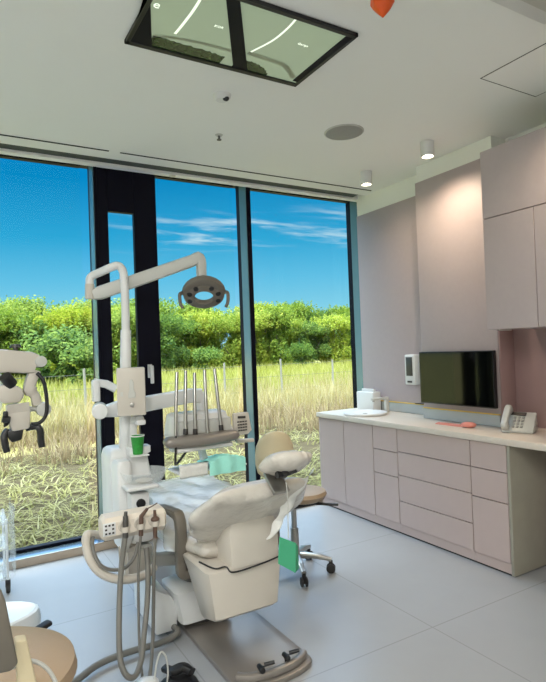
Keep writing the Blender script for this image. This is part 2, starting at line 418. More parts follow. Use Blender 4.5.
# painted reflection: foliage silhouette and pale marks along the window side
M['foliage'] = mat('dark_foliage_reflection', (46, 66, 34), .15, var=.7, scale=40)
M['sage_band'] = mat('pale_band_reflection', (150, 160, 140), .15)
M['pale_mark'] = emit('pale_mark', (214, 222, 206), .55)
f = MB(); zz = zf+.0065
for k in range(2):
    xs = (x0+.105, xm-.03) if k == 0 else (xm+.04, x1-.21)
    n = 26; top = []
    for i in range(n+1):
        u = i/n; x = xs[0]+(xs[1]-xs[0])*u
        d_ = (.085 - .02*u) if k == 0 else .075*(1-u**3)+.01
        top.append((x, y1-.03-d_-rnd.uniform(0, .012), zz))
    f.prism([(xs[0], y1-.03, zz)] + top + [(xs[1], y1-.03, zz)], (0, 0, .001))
obj('foliage_reflection', f, M['foliage'], t)
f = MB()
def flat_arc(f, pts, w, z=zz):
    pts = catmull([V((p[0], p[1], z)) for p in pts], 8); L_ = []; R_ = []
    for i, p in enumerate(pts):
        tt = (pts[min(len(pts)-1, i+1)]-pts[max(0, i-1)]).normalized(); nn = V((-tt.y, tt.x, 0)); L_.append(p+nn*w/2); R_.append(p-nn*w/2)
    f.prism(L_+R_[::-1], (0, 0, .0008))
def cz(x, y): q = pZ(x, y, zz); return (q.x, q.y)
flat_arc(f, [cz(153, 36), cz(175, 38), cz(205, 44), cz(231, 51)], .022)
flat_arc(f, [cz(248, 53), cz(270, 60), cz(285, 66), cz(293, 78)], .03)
obj('pale_band', f, M['sage_band'], t)  # pale band painted as part of the reflected view
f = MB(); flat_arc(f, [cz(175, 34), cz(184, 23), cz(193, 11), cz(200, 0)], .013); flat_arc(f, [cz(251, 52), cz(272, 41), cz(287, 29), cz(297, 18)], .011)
obj('arc_line', f, M['pale_mark'], t)  # pale arcs of the reflected view, painted glowing
def text(s, size, mtx, name, m, parent, ext=.0006):
    cu = bpy.data.curves.new(name, 'FONT'); cu.body = s; cu.size = size; cu.extrude = ext; cu.align_x = 'CENTER'; cu.align_y = 'CENTER'; cu.resolution_u = 2
    ob = bpy.data.objects.new(name, cu); COL.objects.link(ob)
    dg = bpy.context.evaluated_depsgraph_get(); me = bpy.data.meshes.new_from_object(ob.evaluated_get(dg))
    bpy.data.objects.remove(ob)
    me.transform(mtx); mb = MB(); mb.bm.from_mesh(me); bpy.data.meshes.remove(me)
    return obj(name, mb, m, parent)
def ceil_text(s, px, py, size):
    x, y = cz(px, py)
    return Matrix.Translation((x, y, zz)) @ Matrix(((1, 0, 0), (0, -1, 0), (0, 0, -1))).to_4x4()
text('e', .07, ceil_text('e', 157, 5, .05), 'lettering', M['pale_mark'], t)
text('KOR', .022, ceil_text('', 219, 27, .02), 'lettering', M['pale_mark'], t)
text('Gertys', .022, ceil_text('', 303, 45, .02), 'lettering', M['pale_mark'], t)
# round speaker
c = pZ(344, 132, ZC)
t = thing('ceiling_speaker', 'round grey speaker grille flush in the white ceiling', 'speaker', c)
obj('grille', MB().lathe([(.0, -.008), (.12, -.008), (.129, -.006), (.129, -.0005)], c), 'speaker', t)
obj('rim', MB().lathe([(.130, -.008), (.138, -.004), (.138, -.0005), (.130, -.0005)], c, closed=True), 'greyplastic', t)
# downlights
def downlight(x, y, label, power=20):
    t = thing('downlight', label, 'ceiling light', (x, y, ZC), 'cylinder downlights')
    obj('housing', MB().lathe([(.05, 0), (.05, -.105), (.047, -.11), (.042, -.11), (.04, -.1), (.036, -.085), (.0, -.085)], (x, y, ZC-.0005)), 'white', t)
    obj('diffuser', MB().lathe([(0, -.086), (.037, -.086), (.037, -.09), (0, -.092)], (x, y, ZC)), 'warmglow', t)
    ld = bpy.data.lights.new('downlight_lamp', 'SPOT'); ld.energy = power; ld.color = (1, .80, .58); ld.spot_size = R(152); ld.spot_blend = 1; ld.shadow_soft_size = .035
    lo = bpy.data.objects.new('downlight_lamp', ld); COL.objects.link(lo); lo.parent = t; lo.location = (0, 0, -.115)
    return t
a = pZ(427, 142, ZC); downlight(a.x, a.y, 'small white cylinder downlight beside the projecting wall panel, lighting it')
a = pZ(366, 172, ZC); downlight(a.x, a.y, 'small white cylinder downlight near the window corner', 5)
downlight(2.78, 1.55, 'white cylinder downlight in front of the wall cupboards')
# sensor, sprinkler, detector, small spotlight
c = pZ(222, 95, ZC)
t = thing('motion_sensor', 'small white wedge-shaped sensor with dark lens on the ceiling near the framed panel', 'sensor', c)
obj('housing', MB().lathe([(.0, -.034), (.036, -.031), (.05, -.016), (.054, 0)], c), 'white', t)
obj('lens', MB().ell((c.x+.012, c.y-.024, c.z-.027), (.02, .018, .016)), 'black', t)
c = pZ(219, 135, ZC)
t = thing('sprinkler', 'tiny metal sprinkler head hanging from the ceiling near the window', 'sprinkler', c)
obj('flange', MB().lathe([(0, -.006), (.022, -.006), (.028, 0)], c), 'greyplastic', t)
obj('head', MB().cyl(c, c-V((0, 0, .03)), .008).lathe([(0, -.036), (.016, -.036), (.016, -.031), (0, -.03)], c), 'darkmetal', t)
c = pZ(382.5, 7, 2.92); c = V((c.x, c.y, ZC))
t = thing('smoke_detector', 'orange capped smoke detector hanging from the ceiling at the top edge', 'detector', c)
obj('base', MB().lathe([(0, -.025), (.05, -.025), (.055, -.0005)], c), 'white', t)
obj('cap', MB().lathe([(0.002, -.125), (.014, -.112), (.04, -.084), (.05, -.066), (.047, -.026), (0, -.026)], c, seg=8), 'orange', t, label='orange dust cap')
c = pZ(172, 176, ZC-.015)
t = thing('recessed_spotlight', 'tiny white recessed disc in the ceiling strip directly above the window', 'ceiling light', V((c.x, 4.3, ZC-.015)))
obj('rim', MB().lathe([(.0, -.006), (.025, -.006), (.03, -.0005)], (c.x, 4.3, ZC-.015)), 'greyplastic', t)
# access hatch outline
a, b = pZ(481, 82, ZC), pZ(546, 50, ZC)
f = MB(); xa, ya = 2.62, 2.02; xb, yb = 3.13, 1.45
for lo, hi in (((xa, ya-.004), (xb, ya)), ((xa, yb), (xb, yb+.004)), ((xa, yb), (xa+.004, ya)), ((xb-.004, yb), (xb, ya))): f.box((*lo, ZC-.002), (*hi, ZC-.0002))
t = thing('access_hatch', 'flush white square ceiling hatch with thin dark outline, beside the wall cupboards', 'hatch', ((xa+xb)/2, (ya+yb)/2, ZC))
obj('gap', f, 'shadowgap', t); obj('lid', MB().box((xa+.006, yb+.006, ZC-.003), (xb-.006, ya-.006, ZC-.0004), .001, 1), 'ceiling', t)
# air conditioning cassette, its corner in the top right of the picture
c = pZ(544, 20, ZC)
x1c, y1c = c.x+.0, c.y+.0
t = thing('air_conditioner', 'white square air conditioning cassette in the ceiling at the upper right corner', 'air conditioner', (x1c-.45, y1c-.45, ZC))
f = MB(); f.box((x1c-.9, y1c-.9, ZC-.025), (x1c, y1c, ZC-.0005), .006); obj('cover', f, 'white', t)
f = MB(); f.box((x1c-.82, y1c-.82, ZC-.045), (x1c-.08, y1c-.08, ZC-.026), .01); obj('grille', f, 'greyplastic', t)
# added fill lamps: unseen ceiling panels that brighten the room
pan = None
for i, (x, y, lab) in enumerate(((-1.6, -1.2, 'added square fill light panel in the ceiling, unseen, back left'), (-.2, -1.2, 'added square fill light panel in the ceiling, unseen, back middle'), (-1.6, .6, 'added square fill light panel in the ceiling, unseen, left side'), (-.2, .6, 'added square fill light panel in the ceiling, unseen, above the viewpoint'))):
    t = thing('fill_light_panel', lab, 'ceiling light', (x, y, ZC), 'added square fill light panels')
    f = MB()
    for lo, hi in (((x-.3, y-.3), (x+.3, y-.28)), ((x-.3, y+.28), (x+.3, y+.3)), ((x-.3, y-.28), (x-.28, y+.28)), ((x+.28, y-.28), (x+.3, y+.28))): f.box((*lo, ZC-.012), (*hi, ZC-.0005))
    obj('frame', f, 'white', t); obj('diffuser', MB().box((x-.28, y-.28, ZC-.008), (x+.28, y+.28, ZC-.001)), 'fillglow', t)  # frame and diffuser belong to the added fill panel
    ld = bpy.data.lights.new('fill_lamp', 'AREA'); ld.shape = 'SQUARE'; ld.size = .56; ld.energy = 18; ld.color = (1, .98, .95)
    lo = bpy.data.objects.new('fill_lamp', ld); COL.objects.link(lo); lo.parent = t; lo.location = (0, 0, -.014)
# ------------------------------------------------------------------ fitted furniture on the right wall
XF = 3.02
G = .0045
def front(t, name, y0, y1, z0, z1, m='laminate_pink', label=None):
    return obj(name, MB().box((XF, y0+G*.7, z0+G*.7), (XF+.02, y1-G*.7, z1-G*.7), .0015, 1), m, t, label=label)
def cabinet(y0, y1, fronts, label):
    t = thing('base_cabinet', label, 'cabinet', (3.28, (y0+y1)/2, 0), 'base cabinets under the worktop')
    obj('carcass', MB().box((XF+.024, y0+.001, .08), (3.385, y1-.001, .833)), 'shadowgap', t)
    obj('plinth', MB().box((XF+.012, y0+.001, .012), (XF+.03, y1-.001, .078)), 'laminate_pink', t)
    obj('plinth_seal', MB().box((XF+.016, y0+.001, .0005), (XF+.03, y1-.001, .0118)), 'rubber', t)
    for n, a, b, z0, z1 in fronts: front(t, n, a, b, z0, z1)
    return t
Z0, Z1 = .078, .836
cabinet(3.541, 4.325, [('door', 3.938, 4.322, Z0, Z1), ('door', 3.541, 3.938, Z0, Z1)], 'pinkish two-door base cabinet under the sink, next to the window')
cabinet(3.25, 3.541, [('drawer', 3.25, 3.541, .642, Z1), ('drawer', 3.25, 3.541, .446, .642), ('door', 3.25, 3.541, Z0, .446)], 'narrow pinkish base cabinet of two drawers and a door, second from the window')
cabinet(2.54, 3.25, [('drawer', 2.54, 3.25, .655, Z1), ('drawer', 2.54, 3.25, .470, .655), ('drawer', 2.54, 3.25, .265, .470), ('drawer', 2.54, 3.25, Z0, .265)], 'wide pinkish base cabinet of four wide drawers under the black screen')
t = cabinet(2.255, 2.54, [('drawer', 2.255, 2.54, .655, Z1), ('drawer', 2.255, 2.54, .458, .655), ('door', 2.255, 2.54, Z0, .458)], 'narrow pinkish base cabinet of two drawers and a door, beside the knee space')
o = obj('end_panel', MB().box((XF+.001, 2.232, .008), (3.54, 2.2535, .834), .001), 'endpanel', t, label='greyish stone-look end panel')
# worktop runs on over the knee space and rests on a far panel
t = thing('worktop', 'long pale worktop along the right wall, carrying sink, screen mat and telephone', 'worktop', (3.28, 2.7, .836))
w = MB(); w.box((3.0, .8, .838), (3.39, 4.33, .88), .003); w.box((3.391, .8, .838), (3.545, 2.54, .88)); w.box((3.391, 3.31, .838), (3.545, 4.33, .88))
obj('slab', w, 'top', t)
obj('support_panel', MB().box((3.02, .82, .0), (3.54, .845, .836)), 'endpanel', t)
# backsplash with gold strip
t = thing('backsplash', 'low grey backsplash with gold strip under the black screen', 'backsplash', (3.385, 2.93, .881))
obj('glass_strip', MB().box((3.378, 2.562, .882), (3.3895, 3.30, .965), .001, 1), 'splash', t); obj('gold_strip', MB().box((3.374, 2.562, .966), (3.3895, 3.30, .974), .001, 1), 'gold', t)
t = thing('backsplash', 'low grey backsplash with gold strip behind the sink tap', 'backsplash', (3.54, 3.75, .881))
obj('glass_strip', MB().box((3.536, 3.31, .882), (3.5475, 4.2, .965), .001, 1), 'splash', t); obj('gold_strip', MB().box((3.532, 3.31, .966), (3.5475, 4.2, .974), .001, 1), 'gold', t)
# wall cupboards
t = thing('wall_cupboard', 'mauve two-door wall cupboard above the telephone niche', 'cupboard', (3.3, 2.02, 1.577))
XU = 3.05
obj('carcass', MB().box((XU+.02, 1.662, 1.578), (3.546, 2.378, 2.308), .001, 1), 'laminate', t)
for a, b in ((2.017, 2.379), (1.661, 2.013)): obj('door', MB().box((XU, a, 1.578), (XU+.019, b, 2.308), .0015, 1), 'laminate', t)
t = thing('wall_cupboard', 'mauve flap-fronted wall cupboard, the upper one, near the ceiling', 'cupboard', (3.3, 2.02, 2.312))
obj('carcass', MB().box((XU+.02, 1.662, 2.313), (3.546, 2.378, 2.76), .001, 1), 'laminate', t)
obj('flap', MB().box((XU, 1.661, 2.313), (XU+.019, 2.379, 2.76), .0015, 1), 'laminate', t)
# ------------------------------------------------------------------ things on the worktop and wall
t = thing('television', 'wide black flat screen mounted on the projecting wall panel', 'television', (3.33, 2.9, 1.02))
obj('housing', MB().box((3.306, 2.542, 1.02), (3.34, 3.255, 1.436), .004), 'black', t)
obj('screen', MB().box((3.302, 2.548, 1.03), (3.3055, 3.249, 1.430)), 'screen', t)
obj('wall_bracket', MB().box((3.341, 2.75, 1.12), (3.389, 3.05, 1.34), .003), 'darkmetal', t)
# wall dispenser
t = thing('soap_dispenser', 'white wall dispenser with tall dark window, left of the black screen', 'dispenser', (3.5, 3.54, 1.143))
obj('housing', MB().box((3.45, 3.455, 1.145), (3.547, 3.58, 1.412), .014, 3), 'white', t)
obj('window', MB().box((3.446, 3.48, 1.225), (3.4505, 3.555, 1.39), .002), 'darkmetal', t)
obj('badge', MB().box((3.446, 3.49, 1.165), (3.4505, 3.545, 1.182), .002), 'key', t)
t = thing('dispenser_shelf', 'thin dark glass shelf bracket on the wall under the white dispenser', 'shelf', (3.5, 3.42, 1.0))
obj('upright', MB().box((3.54, 3.37, .99), (3.5475, 3.43, 1.15)), 'darkmetal', t); obj('tray', MB().box((3.44, 3.36, .985), (3.5395, 3.46, .99), .001, 1), 'screen', t)
# paper towel box
t = thing('towel_dispenser', 'white box-shaped paper towel holder at the window end of the worktop', 'dispenser', (3.47, 4.16, .881))
obj('body', MB().box((3.42, 3.98, .881), (3.52, 4.23, 1.06), .012, 3), 'white', t)
obj('paper_towel', MB().box((3.46, 4.02, 1.0605), (3.49, 4.19, 1.085), .002), 'white', t)
# vessel sink and square tap
sc_ = V((3.215, 3.86, .881))
t = thing('sink_basin', 'round white low-rimmed sink basin on the worktop near the window', 'sink', sc_)
obj('bowl', MB().lathe([(.0, .006), (.15, .008), (.185, .02), (.198, .022), (.205, .016), (.195, .0), (0, .0)], sc_, seg=40, sx=.95), 'white', t)
obj('drain', MB().lathe([(0, .0105), (.02, .0105), (.023, .0075), (0, .0075)], sc_), 'metal', t)
t = thing('tap', 'square-bent white tap behind the round sink', 'tap', (3.46, 3.84, .881))
a = pX(391, 414, 3.46); b = pX(379, 398.5, 3.30)
obj('spout', MB().box((3.44, 3.82, .882), (3.475, 3.855, 1.0), .004).box((3.28, 3.822, 1.0005), (3.475, 3.853, 1.022), .004), 'greyplastic', t)
obj('outlet', MB().cyl((3.3, 3.8375, .988), (3.3, 3.8375, 1.001), .011), 'metal', t)
# mouse-like coral object and mat
t = obj('coral_mat', MB().prism([(3.20, 2.74, .8805), (3.19, 3.0, .8805), (3.27, 3.04, .8805), (3.29, 2.78, .8805)], (0, 0, .004)), 'pink'); tag(t, 'flat coral pink mat on the worktop below the screen', 'mat')
t = obj('computer_mouse', MB().ell((3.215, 2.705, .901), (.032, .056, .02), (0, 0, .2), exp=.8), 'pink'); tag(t, 'small rounded coral pink mouse on the worktop between screen and telephone', 'mouse')
# telephone
ph = V((3.31, 2.36, .881))
t = thing('telephone', 'grey desk telephone with handset on the worktop in the niche', 'telephone', ph)
mz = Matrix.Translation(ph) @ Euler((0, 0, R(24))).to_matrix().to_4x4()
f = MB(); f.prism([(-.08, -.10, 0), (.09, -.10, 0), (.075, -.10, .125), (-.08, -.10, .018)], (0, .2, 0), .006); bmesh.ops.transform(f.bm, matrix=mz, verts=f.bm.verts); obj('base', f, 'greyplastic', t)
sl = math.atan2(.107, .155)
def onph(u, v, w): return mz @ (V((-.08+u*.155, -.1+v*.2, .018+u*.107)) + V((-math.sin(sl)*w, 0, math.cos(sl)*w)))
f = MB()
for i in range(4):
    for j in range(3):
        c = onph(.18+i*.16, .38+j*.13, .003); f.obox(c, (.018, .016, .008), (0, -sl, R(14)), .002)
obj('keypad', f, 'lightkey', t)
f = MB(); f.obox(onph(.86, .55, .003), (.03, .1, .006), (0, -sl, R(14)), .002); obj('display', f, 'key', t)
f = MB(); pts = [onph(.0, .87, .028), onph(.12, .87, .045), onph(.5, .87, .05), onph(.88, .87, .045), onph(1.0, .87, .03)]
f.sweep(pts, .045, [.045, .03, .024, .03, .045], (0, 1, 0), .3, 4)
f.obox(onph(.08, .87, .022), (.05, .05, .04), (0, -sl, R(14)), .012); f.obox(onph(.92, .87, .022), (.05, .05, .04), (0, -sl, R(14)), .012)
obj('handset', f, 'greyplastic', t)
f = MB(); f.tube([onph(-.02, .7, -.01), onph(-.2, .66, -.012), onph(-.3, .35, -.012), onph(-.12, .1, -.012), onph(-.3, -.05, -.012)], .005, 8); obj('cord', f, 'ivory', t)
# ------------------------------------------------------------------ dental chair (axis along Y, head end towards the camera)
CX = 1.21
t = thing('dental_chair', 'reclined beige dental chair in plastic covers on a grey floor plate', 'dental chair', (CX, 2.9, 0))
chair = t
# floor plate with a rounded near end
pl = []
for k in range(13):
    a = R(180+180*k/12); pl.append((1.235+.205*math.cos(a), 2.2+.075*math.sin(a)*1.0, 0.001))
pl = pl + [(1.44, 3.85, .001), (1.03, 3.85, .001)]
bp_ = obj('base_plate', MB().prism(pl, (0, 0, .026), .006), 'plate', t)
# raised curved guard and its two pedals
g = MB(); arc = [V((1.235+.185*math.cos(R(a)), 2.245+.085*math.sin(R(a)), .027)) for a in range(195, 350, 12)]
g.sweep([p+V((0, 0, .018)) for p in arc], .035, .036, (0, 0, 1), .3)
obj('foot_guard', g, 'plate', bp_)
for px, py in ((287, 655), (262, 667)):
    a = pZ(px, py, .075)
    g = MB(); g.cyl(a+V((-.012, -.03, -.0)), a+V((.0, .03, -.008)), .013, .011, bev=.003); g.cyl(a+V((.012, .0, .006)), a+V((.055, -.02, .014)), .009, .008); g.cyl(a+V((0, .0, -.05)), a, .012)
    obj('foot_lever', g, 'black', bp_)
# lift housing
h = MB()
XA, XB = .955, 1.345
def rr(x0, x1, y0, y1, z0, z1=None, c=.03, s=0):
    z1 = z0 if z1 is None else z1
    return [V(p) for p in ((x0+c, y0, z0), (x1-c, y0, z0), (x1-c*.3, y0+c*.3, z0), (x1, y0+c, z0), (x1, y1-c, z1), (x1-c*.3, y1-c*.3, z1), (x1-c, y1, z1), (x0+c, y1, z1), (x0+c*.3, y1-c*.3, z1), (x0, y1-c, z1), (x0, y0+c, z0), (x0+c*.3, y0+c*.3, z0))]
h.rings([rr(.985, 1.315, 2.29, 2.44, .275, .25), rr(.98, 1.322, 2.272, 2.46, .29, .265), rr(.96, 1.342, 2.27, 2.58, .46), rr(.955, 1.346, 2.275, 2.62, .50), rr(.965, 1.336, 2.285, 2.61, .508)])
hs = obj('lift_housing', h, 'ivory', t)
h = MB(); h.rings([rr(1.0, 1.30, 2.74, 3.0, .07), rr(.985, 1.30, 2.74, 3.02, .16), rr(.97, 1.29, 2.74, 3.0, .235), rr(.985, 1.25, 2.76, 2.97, .25)])
obj('lift_cover', h, 'white', t)
h = MB(); h.cyl((1.15, 2.88, .026), (1.15, 2.88, .41), .09); obj('lift_column', h, 'darkmetal', t)
# floor junction box on the patient's left of the plate
h = MB(); h.prism([(.875, 2.80, .028), (.995, 2.80, .028), (.995, 2.80, .16), (.965, 2.80, .215), (.875, 2.80, .27)], (0, .40, 0), .012)
obj('junction_box', h, 'white', t)
# grey supply hose
h = MB(); h.tube([(.97, 2.82, .05), (.97, 2.74, .045), pZ(160, 643, .03), pZ(135, 650, .03), pZ(105, 661, .03), pZ(85, 674, .03), pZ(55, 705, .03), (.3, 2.0, .028), (.05, 1.9, .028)], .016, 12, 8)
obj('supply_hose', h, 'hose', t)
# seat and leg rest
h = MB(); h.cushion([(CX-.01, 2.45, .548), (CX, 2.75, .535), (CX, 3.12, .56), (CX, 3.3, .60)], [.43, .53, .54, .50], [.11, .13, .13, .11], (1, 0, 0)); obj('seat', h, 'sleeve', t)
h = MB(); h.cushion([(CX, 3.34, .60), (CX, 3.5, .595), (CX, 3.75, .54), (CX, 3.95, .48)], [.50, .48, .44, .38], [.10, .10, .09, .08], (1, 0, 0)); obj('leg_rest', h, 'beige', t)
h = MB(); h.box((CX-.19, 2.65, .40), (CX+.19, 3.28, .455), .02).box((CX-.12, 3.2, .46), (CX+.12, 3.8, .50), .02); obj('seat_frame', h, 'ivory', t)
# plastic sheet draped over seat and legs
def drape(u, v):
    y = 2.62+u*1.22; s = (v-.5)*2; base = .575+.1*math.sin(min(1, u*1.15)*math.pi*.62)-.10*max(0, u-.62)/.38
    w = .315-.05*u
    x = s*w; z = base
    ov = abs(s)
    if ov > .86: z -= (ov-.86)/.14*(.085-.01*u)*(1+.25*math.sin(u*23)); x = math.copysign(w*(.90+.08*math.sin(u*31+s)), s)
    z += .004*math.sin(u*29+s*4+2*math.sin(s*3))+.003*math.sin(s*13+u*17+2*math.sin(u*9))
    return V((CX+x, y, z+.012))
h = MB(); h.grid(drape, 60, 44); obj('plastic_sheet', h, 'film', t, angle=180, label='clear plastic sheet')
# backrest
BC = 1.195
h = MB(); h.cushion([(BC, 2.54, .50), (BC, 2.47, .62), (BC, 2.35, .745), (BC, 2.22, .855)], [.30, .42, .50, .42], [.09, .10, .105, .09], (1, 0, 0)); obj('backrest_cushion', h, 'sleeve', t)
h = MB(); h.cushion([(BC, 2.49, .585), (BC, 2.42, .66), (BC, 2.31, .755), (BC, 2.185, .858)], [.30, .53, .61, .50], [.10, .125, .12, .09], (1, 0, 0), n=44, exp=2.3, smooth=9)
for v in h.bm.verts:
    q = v.co; k = .007*math.sin(q.x*55+q.z*30)+.006*math.sin(q.x*23-q.z*47+1)
    v.co = q + V((0, -.7, .3))*k
bs = obj('backrest', h, 'sleeve', t, angle=180, label='backrest in a clear plastic sleeve')
h = MB()
h.rings([rr(1.07, 1.335, 2.27, 2.5, .50, .50, .03), rr(1.065, 1.34, 2.268, 2.5, .57, .57, .04), rr(1.06, 1.345, 2.272, 2.46, .66, .66, .05), rr(1.08, 1.32, 2.28, 2.42, .72, .72, .05)])
obj('backrest_shell', h, 'ivory', t)
h = MB(); h.tube([(.975, 2.42, .512), (1.0, 2.30, .514), (1.05, 2.285, .515), (1.075, 2.262, .492), (1.2, 2.262, .495), (1.32, 2.262, .51), (1.345, 2.285, .512)], .004, 8, 6); obj('seam', h, 'black', t)
# armrest on the patient's left
h = MB(); h.sweep([(.945, 2.86, .675), (.945, 2.76, .685), (.945, 2.66, .692), (.947, 2.60, .685), (.95, 2.585, .63), (.953, 2.60, .54), (.957, 2.62, .455)], .052, [.026, .032, .04, .05, .052, .052, .052], (1, 0, 0), .22, 4)
ar = obj('armrest', h, 'taupe', t)
h = MB(); h.sweep([(.957, 2.62, .4545), (.957, 2.62, .41), (.968, 2.62, .39), (1.0, 2.62, .388), (1.06, 2.62, .39)], .055, .05, (0, 1, 0), .3, 3); obj('armrest_bracket', h, 'taupe', ar)
h = MB(); h.sweep([(1.485, 2.9, .675), (1.485, 2.78, .688), (1.485, 2.68, .68), (1.485, 2.61, .62), (1.485, 2.59, .45), (1.40, 2.6, .38)], .05, .05, (1, .2, 0), .35, 4); obj('armrest', h, 'taupe', t)
# headrest: grey neck plate, joint and cushion in a cover
h = MB(); h.obox((1.235, 2.115, .905), (.085, .02, .12), (R(-48), 0, 0), .006); nk = obj('headrest_stem', h, 'metal', t)
h = MB(); h.cyl((1.20, 2.05, .955), (1.27, 2.05, .96), .016); h.obox((1.235, 2.05, .958), (.03, .04, .04), (R(-30), 0, 0), .005); h.cyl((1.255, 2.045, .955), (1.285, 2.02, .97), .011); obj('headrest_joint', h, 'black', nk)
h = MB(); h.cushion([(1.185, 2.07, 1.005), (1.23, 2.07, .997), (1.28, 2.07, .990), (1.32, 2.07, .990), (1.348, 2.07, .994)], [.15, .19, .2, .19, .15], [.07, .085, .09, .08, .06], (0, -.8, .45), n=28, exp=2.3)
for v in h.bm.verts:
    q = v.co; v.co = q + V((0, -.5, .4))*(.004*math.sin(q.x*95)+.003*math.sin(q.x*50+q.z*80))
obj('headrest', h, 'sleeve', t, angle=180, label='plastic-wrapped headrest cushion')
# right shoulder flap of the sleeve hanging off
def flapf(u, v):
    a = V((1.40, 2.18, .90)); b = V((1.27, 2.27, .62))
    p = a.lerp(b, u); w = .13*(1-.6*u)
    return p + V((w*(v-.3), -.04*math.sin(v*3.1)+.01*math.sin(u*20), .05*(v-.5)))
h = MB(); h.grid(flapf, 16, 8); obj('sleeve_flap', h, 'tissue', t, angle=180)
# bib chain with green card
cc = pY(289, 552, 2.02)
t = thing('bib_clip', 'green folded card hanging on a thin cord from the chair headrest', 'card', (cc.x, cc.y, cc.z))
h = MB(); ax = V((math.cos(R(-28)), math.sin(R(-28)), 0))
pA, pB, pC, pD = [pY(*q, 2.03) for q in ((280, 537), (296, 543), (295.5, 573), (278.5, 564))]
h.prism([pA, pB, pC, pD], (0, .006, 0), .001, 1); h.prism([pB+V((0, .001, 0)), pY(298, 546, 2.06), pY(299, 569, 2.06), pC+V((0, .001, 0))], (-.004, .004, 0), .001, 1)
obj('card', h, 'green', t)
h = MB(); h.tube([pY(288.5, 538, 2.028), pY(288, 520, 2.03), pY(288, 505, 2.035), pY(287, 490, 2.04), pY(286, 482, 2.05)], .0022, 6, 4); obj('cord', h, 'greyplastic', t)
# ------------------------------------------------------------------ cuspidor unit, beside the chair
YU = 3.0
def U(x, y, dy=0): return pY(x, y, YU+dy)
org = U(128, 560)
t = thing('dental_unit', 'white dental unit tower with tall pole and glass spittoon bowl beside the chair', 'dental unit', org)
unit = t
def ubox(x0, y0, x1, y1, d0, d1, bev=.012, f=None):
    a, b = U(x0, y1, d0), U(x1, y0, d0)
    return (f or MB()).box((a.x, YU+d0, a.z), (b.x, YU+d1, b.z), bev, 3)
# tank at the back and column in front
h = MB(); a = U(104, 480, .04); b = U(115, 449, .05)
zb, zt, xa, xb = U(104, 535, .05).z, b.z, U(102.5, 470, .2).x, U(130, 470, .05).x
h.rings([rr(xa, xb, 3.02, 3.24, zb, None, .02), rr(xa, xb, 3.02, 3.24, zt-.05, None, .02), rr(xa+.008, xb-.006, 3.03, 3.23, zt-.015, None, .02), rr(xa+.02, xb-.02, 3.05, 3.20, zt, None, .02)])
obj('water_tank', h, 'white', t)
h = MB(); xa2, xb2 = U(110, 470, .06).x, U(131.5, 470, -.08).x; zc1, zc0 = U(118, 462, -.08).z, U(130, 538).z
h.box((xb2-.02, 2.92, zc0-.02), (U(150, 500).x, 3.08, U(150, 506).z), .03)
h.rings([rr(xa2+.02, xb2-.02, 2.93, 3.1, zc0-.04, None, .015), rr(xa2, xb2, 2.9, 3.12, zc0+.04, None, .02), rr(xa2, xb2, 2.9, 3.12, zc1-.02, None, .02), rr(xa2+.01, xb2-.01, 2.91, 3.11, zc1, None, .02)])
col_ = obj('column', h, 'white', t)
k = U(141, 503.5, -.185)
obj('knob', MB().cyl(k+V((0, .012, 0)), k+V((0, -.006, 0)), .024, bev=.002), 'black', col_, label='round black knob')
# bowl block and glass bowl
h = ubox(127.5, 484, 160, 493.5, -.22, .05, .015); h.box((U(131, 500, -.18).x, 2.82, U(140, 520, -.18).z), (U(150, 500, -.18).x, 3.0, U(140, 493, -.18).z), .012)
obj('bowl_support', h, 'white', t)
bc = U(144, 482.5, -.12)
h = MB(); h.lathe([(.0, 0), (.07, .0), (.095, .012), (.112, .037), (.122, .062), (.125, .065), (.119, .066), (.107, .039), (.09, .016), (.065, .005), (0, .005)], bc+V((0, 0, .0)), seg=40)
obj('spittoon_bowl', h, 'bowlglass', t, label='clear glass bowl')
obj('bowl_drain', MB().lathe([(0, .006), (.04, .006), (.045, .014), (.03, .018), (0, .016)], bc), 'ivory', t)
# cup pedestal and filler
h = MB(); h.rings([rr(U(126.5, 460).x, U(149, 460).x, 2.95, 3.06, U(130, 476).z, None, .02), rr(U(128, 460).x, U(146, 460).x, 2.96, 3.05, U(130, 455).z, None, .02), rr(U(128, 460).x, U(149.5, 460).x, 2.96, 3.05, U(130, 453).z, None, .015), rr(U(128, 460).x, U(149.5, 460).x, 2.96, 3.05, U(130, 447).z, None, .015)])
obj('cup_pedestal', h, 'white', t)
h = MB(); h.sweep([U(132, 452, .05), U(132, 432, .05), U(133.5, 422, .045), U(138, 419, .02), U(139.5, 420, -.005)], .05, [.045, .04, .045, .05, .04], (1, 0, 0), .3, 4); h.obox(U(140, 422, 0), (.05, .06, .03), (0, 0, 0), .008)
obj('cup_filler', h, 'white', t)
# pole: sleeve, upper tube bent to the left and down
h = MB(); h.cyl(U(125, 455, .06), U(125.8, 330, .06), .034, .029, 24, .003); obj('pole_sleeve', h, 'white', t)
h = MB(); a = .06
h.tube([U(125.8, 332, a), U(125.2, 300, a), U(124, 280, a), U(122.8, 271, a), U(118.5, 266, a), U(112, 267, a+.01), U(102, 271.5, a+.05), U(93, 275.5, a+.09), U(90, 279, a+.1), U(89.7, 285, a+.1), U(89.8, 298, a+.1)], .023, 16, 6); obj('pole', h, 'white', t)
